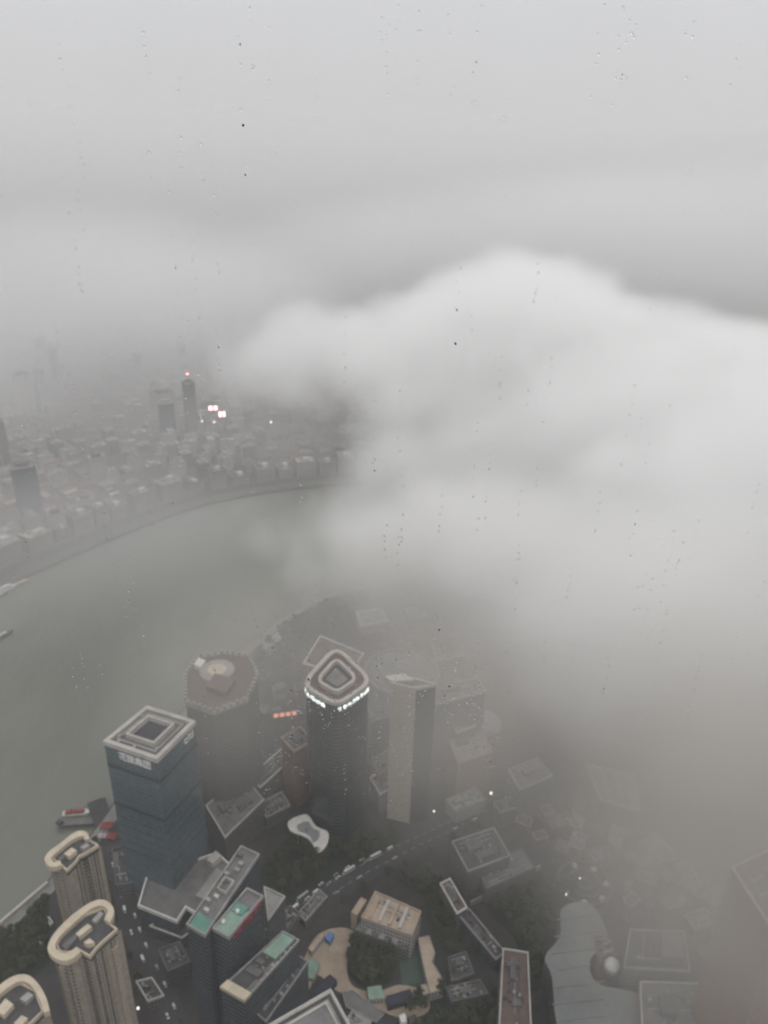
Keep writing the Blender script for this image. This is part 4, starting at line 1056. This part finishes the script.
drive(east_road, 4, .1, .7, 22, (W_, S_, B_), '%s %s on the foggy avenue at the right', '%s %s on the foggy avenue')
for o in veh.values():
    if o.name not in usedv: bpy.data.objects.remove(o)
# ------------------------------------------------------------------ air: haze, drifting cloud
def air(name, density, color, attr):
    m = bpy.data.materials.new(name); m.use_nodes = True; t = NT(m.node_tree); t.n.clear()
    v = t.node('ShaderNodeVolumePrincipled'); v.inputs['Density'].default_value = density; v.inputs['Color'].default_value = (*color, 1)
    v.inputs['Density Attribute'].default_value = attr; v.inputs['Anisotropy'].default_value = 0.0
    o = t.node('ShaderNodeOutputMaterial'); t.l.new(v.outputs[0], o.inputs['Volume']); return m
HAZE = .00012
tag(MB().prism([Vector((-big-500, -3500)), Vector((big+500, -3500)), Vector((big+500, 19500)), Vector((-big-500, 19500))], -10, 905).build('haze', air('haze_air', HAZE, (.97, .965, .955), '')), 'pale grey haze over the whole city', kind='stuff')

def cloud(name, label, blobs, voxel, amp, nscale, density, seed, thr=.0, soft=.5, col=(.999, .999, .9985)):
    """fog whose density is a sum of soft lumps worn away by noise, sampled once on a grid of voxels"""
    ng = bpy.data.node_groups.new(name+'_field', 'GeometryNodeTree'); ng.interface.new_socket('Geometry', in_out='OUTPUT', socket_type='NodeSocketGeometry')
    t = NT(ng); out = t.node('NodeGroupOutput'); vc = t.node('GeometryNodeVolumeCube'); sm = t.node('GeometryNodeSetMaterial')
    sm.inputs['Material'].default_value = air(name+'_air', density, col, 'density')
    t.l.new(vc.outputs[0], sm.inputs[0]); t.l.new(sm.outputs[0], out.inputs[0])
    lo = Vector((1e9,)*3); hi = Vector((-1e9,)*3)
    pos = t.node('GeometryNodeInputPosition').outputs[0]
    total = None
    for c, r, a in blobs:
        for i in range(3): lo[i] = min(lo[i], c[i]-r[i]); hi[i] = max(hi[i], c[i]+r[i])
        s1 = t.node('ShaderNodeVectorMath', operation='SUBTRACT'); t.l.new(pos, s1.inputs[0]); s1.inputs[1].default_value = c
        s2 = t.node('ShaderNodeVectorMath', operation='DIVIDE'); t.l.new(s1.outputs[0], s2.inputs[0]); s2.inputs[1].default_value = r
        s3 = t.node('ShaderNodeVectorMath', operation='DOT_PRODUCT'); t.l.new(s2.outputs[0], s3.inputs[0]); t.l.new(s2.outputs[0], s3.inputs[1])
        f = t.math('MULTIPLY', t.math('MAXIMUM', t.math('SUBTRACT', 1.0, s3.outputs['Value']), 0.0), a)
        total = f if total is None else t.math('ADD', total, f)
    mp = t.node('ShaderNodeVectorMath', operation='ADD'); t.l.new(pos, mp.inputs[0]); mp.inputs[1].default_value = (seed*913, seed*377, seed*131)
    n1 = t.noise(mp.outputs[0], nscale, 7, .64)
    d = t.math('SUBTRACT', total, t.math('MULTIPLY', t.math('SUBTRACT', n1, .42), amp))
    d = t.remap(d, thr, thr+soft)
    d = t.math('MULTIPLY', d, t.math('GREATER_THAN', total, .002))
    t.l.new(d, vc.inputs['Density'])
    lo.z = max(lo.z, 1.0); hi.z = min(hi.z, 900)
    vc.inputs['Min'].default_value = lo; vc.inputs['Max'].default_value = hi
    for k, i in (('Resolution X', 0), ('Resolution Y', 1), ('Resolution Z', 2)): vc.inputs[k].default_value = max(28 if i == 2 else 4, int((hi[i]-lo[i])/voxel))
    me = bpy.data.meshes.new(name); o = bpy.data.objects.new(name, me); C.objects.link(o)
    md = o.modifiers.new('field', 'NODES'); md.node_group = ng
    return tag(o, label, kind='stuff')
def B(px, py, d, rx, ry, rz, a=1.0): return (tuple(far(px, py, d)), (rx, ry, rz), a)
cloud('fog_bank', 'thick white bank of low cloud over the river and the far bank', [
    B(520, 325, 1500, 260, 330, 150), B(415, 355, 1460, 200, 280, 120, .9), B(315, 355, 1520, 170, 240, 120, .62), B(262, 375, 1600, 150, 200, 100, .4), B(640, 375, 1500, 300, 330, 150),
    B(780, 410, 1450, 320, 330, 160), B(450, 440, 1320, 210, 260, 140), B(590, 470, 1200, 260, 260, 160), B(740, 540, 950, 260, 260, 160),
    B(900, 500, 1000, 300, 300, 200), B(400, 500, 1150, 170, 190, 100, .55), B(500, 540, 1000, 170, 190, 110, .7), B(640, 420, 1230, 230, 220, 130, 1), B(520, 430, 1290, 160, 200, 110, 1), B(500, 380, 1380, 180, 200, 110, .8), B(560, 475, 1170, 160, 180, 100, .8), B(330, 540, 960, 130, 150, 70, .35)], 12, 1.6, .009, .0165, 3, 0, .85)
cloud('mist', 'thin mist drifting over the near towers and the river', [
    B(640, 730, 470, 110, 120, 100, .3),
    B(760, 760, 420, 130, 140, 120, .5), B(720, 900, 330, 105, 115, 90, .68), B(610, 860, 380, 100, 90, 60, .34), B(350, 640, 700, 190, 160, 100, .45), B(440, 690, 560, 130, 130, 90, .55), B(470, 730, 430, 120, 120, 90, .5), B(235, 690, 490, 120, 110, 75, .48)], 13, .75, .0085, .0076, 5, 0, .75, (.69, .665, .63))  # dull warm mist colour has the shade of the cloud overhead put into it
cloud('river_mist', 'pale trailing veil under the cloud where the river meets the near bank', [
    B(470, 560, 900, 200, 190, 120, 1), B(580, 590, 760, 170, 170, 120, 1), B(690, 640, 600, 170, 170, 130, 1), B(390, 580, 870, 160, 140, 90, .7), B(560, 660, 640, 120, 120, 90, .5)], 12, 1.25, .0115, .0085, 5, 0, .9, (.985, .982, .972))
cloud('far_mist', 'soft mist veiling the far city', [
    B(60, 310, 2300, 900, 800, 300, 1), B(200, 320, 2000, 420, 520, 180, .8), B(-120, 380, 1700, 450, 500, 160, .7), B(330, 420, 1500, 260, 320, 120, .6), B(130, 450, 1350, 560, 440, 160, .6), B(740, 250, 2500, 900, 700, 260, 1.2), B(560, 240, 2900, 900, 600, 240, 1), B(60, 560, 1020, 420, 260, 120, 1), B(360, 270, 2500, 500, 500, 230, 1), B(130, 290, 1900, 500, 350, 170, .55)], 30, .45, .004, .0036, 9, 0, 1.5, (.93, .93, .935))
cloud('distant_mist', 'grey murk swallowing the horizon', [((0, 7500, 60), (13500, 5000, 820), 1), ((0, 4600, -60), (9000, 2900, 470), .6)], 200, .0, .0006, .0007, 2, 0, 1.6, (.86, .86, .87))

# ------------------------------------------------------------------ rain on the observation window
rr_ = random.Random(12); mb = MB()
def drop(x, z, r):
    n, m = 8, 4; yo = .98+.0  # the window stands upright in front of the lens
    c = Vector((x, yo, EYE.z+z))
    for j in range(m):
        t0, t1 = j/m*math.pi/2, (j+1)/m*math.pi/2
        for k in range(n):
            q = lambda t, a: c+Vector((r*math.cos(t)*math.cos(a), r*.55*math.sin(t), r*1.15*math.cos(t)*math.sin(a)))
            a0, a1 = k*2*math.pi/n, (k+1)*2*math.pi/n
            if j == m-1: mb.face([q(t0, a1), q(t0, a0), q(t1, a0)])
            else: mb.face([q(t0, a1), q(t0, a0), q(t1, a0), q(t1, a1)])
    mb.face([c+Vector((r*math.cos(k*2*math.pi/n), 0, r*1.15*math.sin(k*2*math.pi/n))) for k in range(n)])
for k in range(60):
    x, z = rr_.uniform(-.2, .22), rr_.uniform(-.95, -.58); dx = rr_.uniform(-.04, .06)
    for i in range(rr_.randint(6, 16)):
        drop(x+dx*i*.1+rr_.uniform(-.0015, .0015), z-i*rr_.uniform(.007, .011), rr_.uniform(.0008, .0017))
for k in range(170):
    x, z = rr_.uniform(-.62, .6), rr_.uniform(-.8, .2)
    for i in range(rr_.randint(2, 9)): drop(x+rr_.uniform(-.002, .002), z-i*rr_.uniform(.008, .02), rr_.uniform(.0008, .0017))
for k in range(900): drop(rr_.uniform(-.66, .66), rr_.uniform(-1.05, .2), rr_.choice((.0004, .0005, .0006, .0007, .0009)))
m, t, p = new_mat('rain_water'); p.inputs['Base Color'].default_value = (1, 1, 1, 1); p.inputs['Roughness'].default_value = .02
p.inputs['Transmission Weight'].default_value = 1; p.inputs['IOR'].default_value = 1.33
tag(mb.build('raindrops', m, None, True), 'small beads and trails of rain on the observation window', kind='stuff')

# ------------------------------------------------------------------ light
w = bpy.data.worlds.new('World'); sc.world = w; w.use_nodes = True; t = NT(w.node_tree); bg = t.n['Background']
sky = t.node('ShaderNodeTexSky', sky_type='NISHITA', sun_disc=False, sun_elevation=rad(60), sun_rotation=rad(150), air_density=1.2, dust_density=6, ozone_density=1)
tc = t.node('ShaderNodeTexCoord').outputs['Generated']
sp = t.node('ShaderNodeSeparateXYZ'); t.l.new(tc, sp.inputs[0])
ramp = t.node('ShaderNodeValToRGB'); t.l.new(t.math('MAXIMUM', sp.outputs[2], 0.0), ramp.inputs[0])
el = ramp.color_ramp.elements
S = 10.0
SKY = ((0.0, (.625, .625, .63)), (.05, (.635, .637, .648)), (.2, (.73, .735, .765)), (.55, (.95, .955, .965)), (1.0, (1.15, 1.15, 1.15)))
el[0].position = SKY[0][0]; el[0].color = (*SKY[0][1], 1); el[1].position = 1; el[1].color = (*SKY[-1][1], 1)
for p_, c_ in SKY[1:-1]: e = el.new(p_); e.color = (*c_, 1)
n = t.noise(tc, 2.2, 5)
over = t.node('ShaderNodeVectorMath', operation='SCALE'); t.l.new(ramp.outputs[0], over.inputs[0]); t.l.new(t.math('MULTIPLY', t.remap(n, .3, .7, .96, 1.04), S), over.inputs['Scale'])
t.l.new(t.mix(.94, sky.outputs[0], over.outputs[0]), bg.inputs[0]); bg.inputs[1].default_value = .1
sun = bpy.data.lights.new('sun', 'SUN'); sun.energy = .65; sun.angle = rad(25); sun.color = (1, .97, .92)
so = bpy.data.objects.new('sun', sun); C.objects.link(so)
az, e_ = rad(150), rad(60); sd = Vector((math.sin(az)*math.cos(e_), math.cos(az)*math.cos(e_), math.sin(e_)))
so.rotation_euler = sd.to_track_quat('Z', 'Y').to_euler(); so.location = (0, 0, 900)

sc.view_settings.view_transform = 'Standard'; sc.view_settings.look = 'None'; sc.view_settings.exposure = 0; sc.view_settings.gamma = 1
sc.render.engine = 'CYCLES'
sc.cycles.volume_bounces = 7; sc.cycles.max_bounces = 8; sc.cycles.transmission_bounces = 4; sc.cycles.diffuse_bounces = 2; sc.cycles.glossy_bounces = 2
sc.cycles.use_denoising = True; sc.cycles.sample_clamp_indirect = 4
sc.cycles.volume_step_rate = 2.2; sc.cycles.volume_max_steps = 256
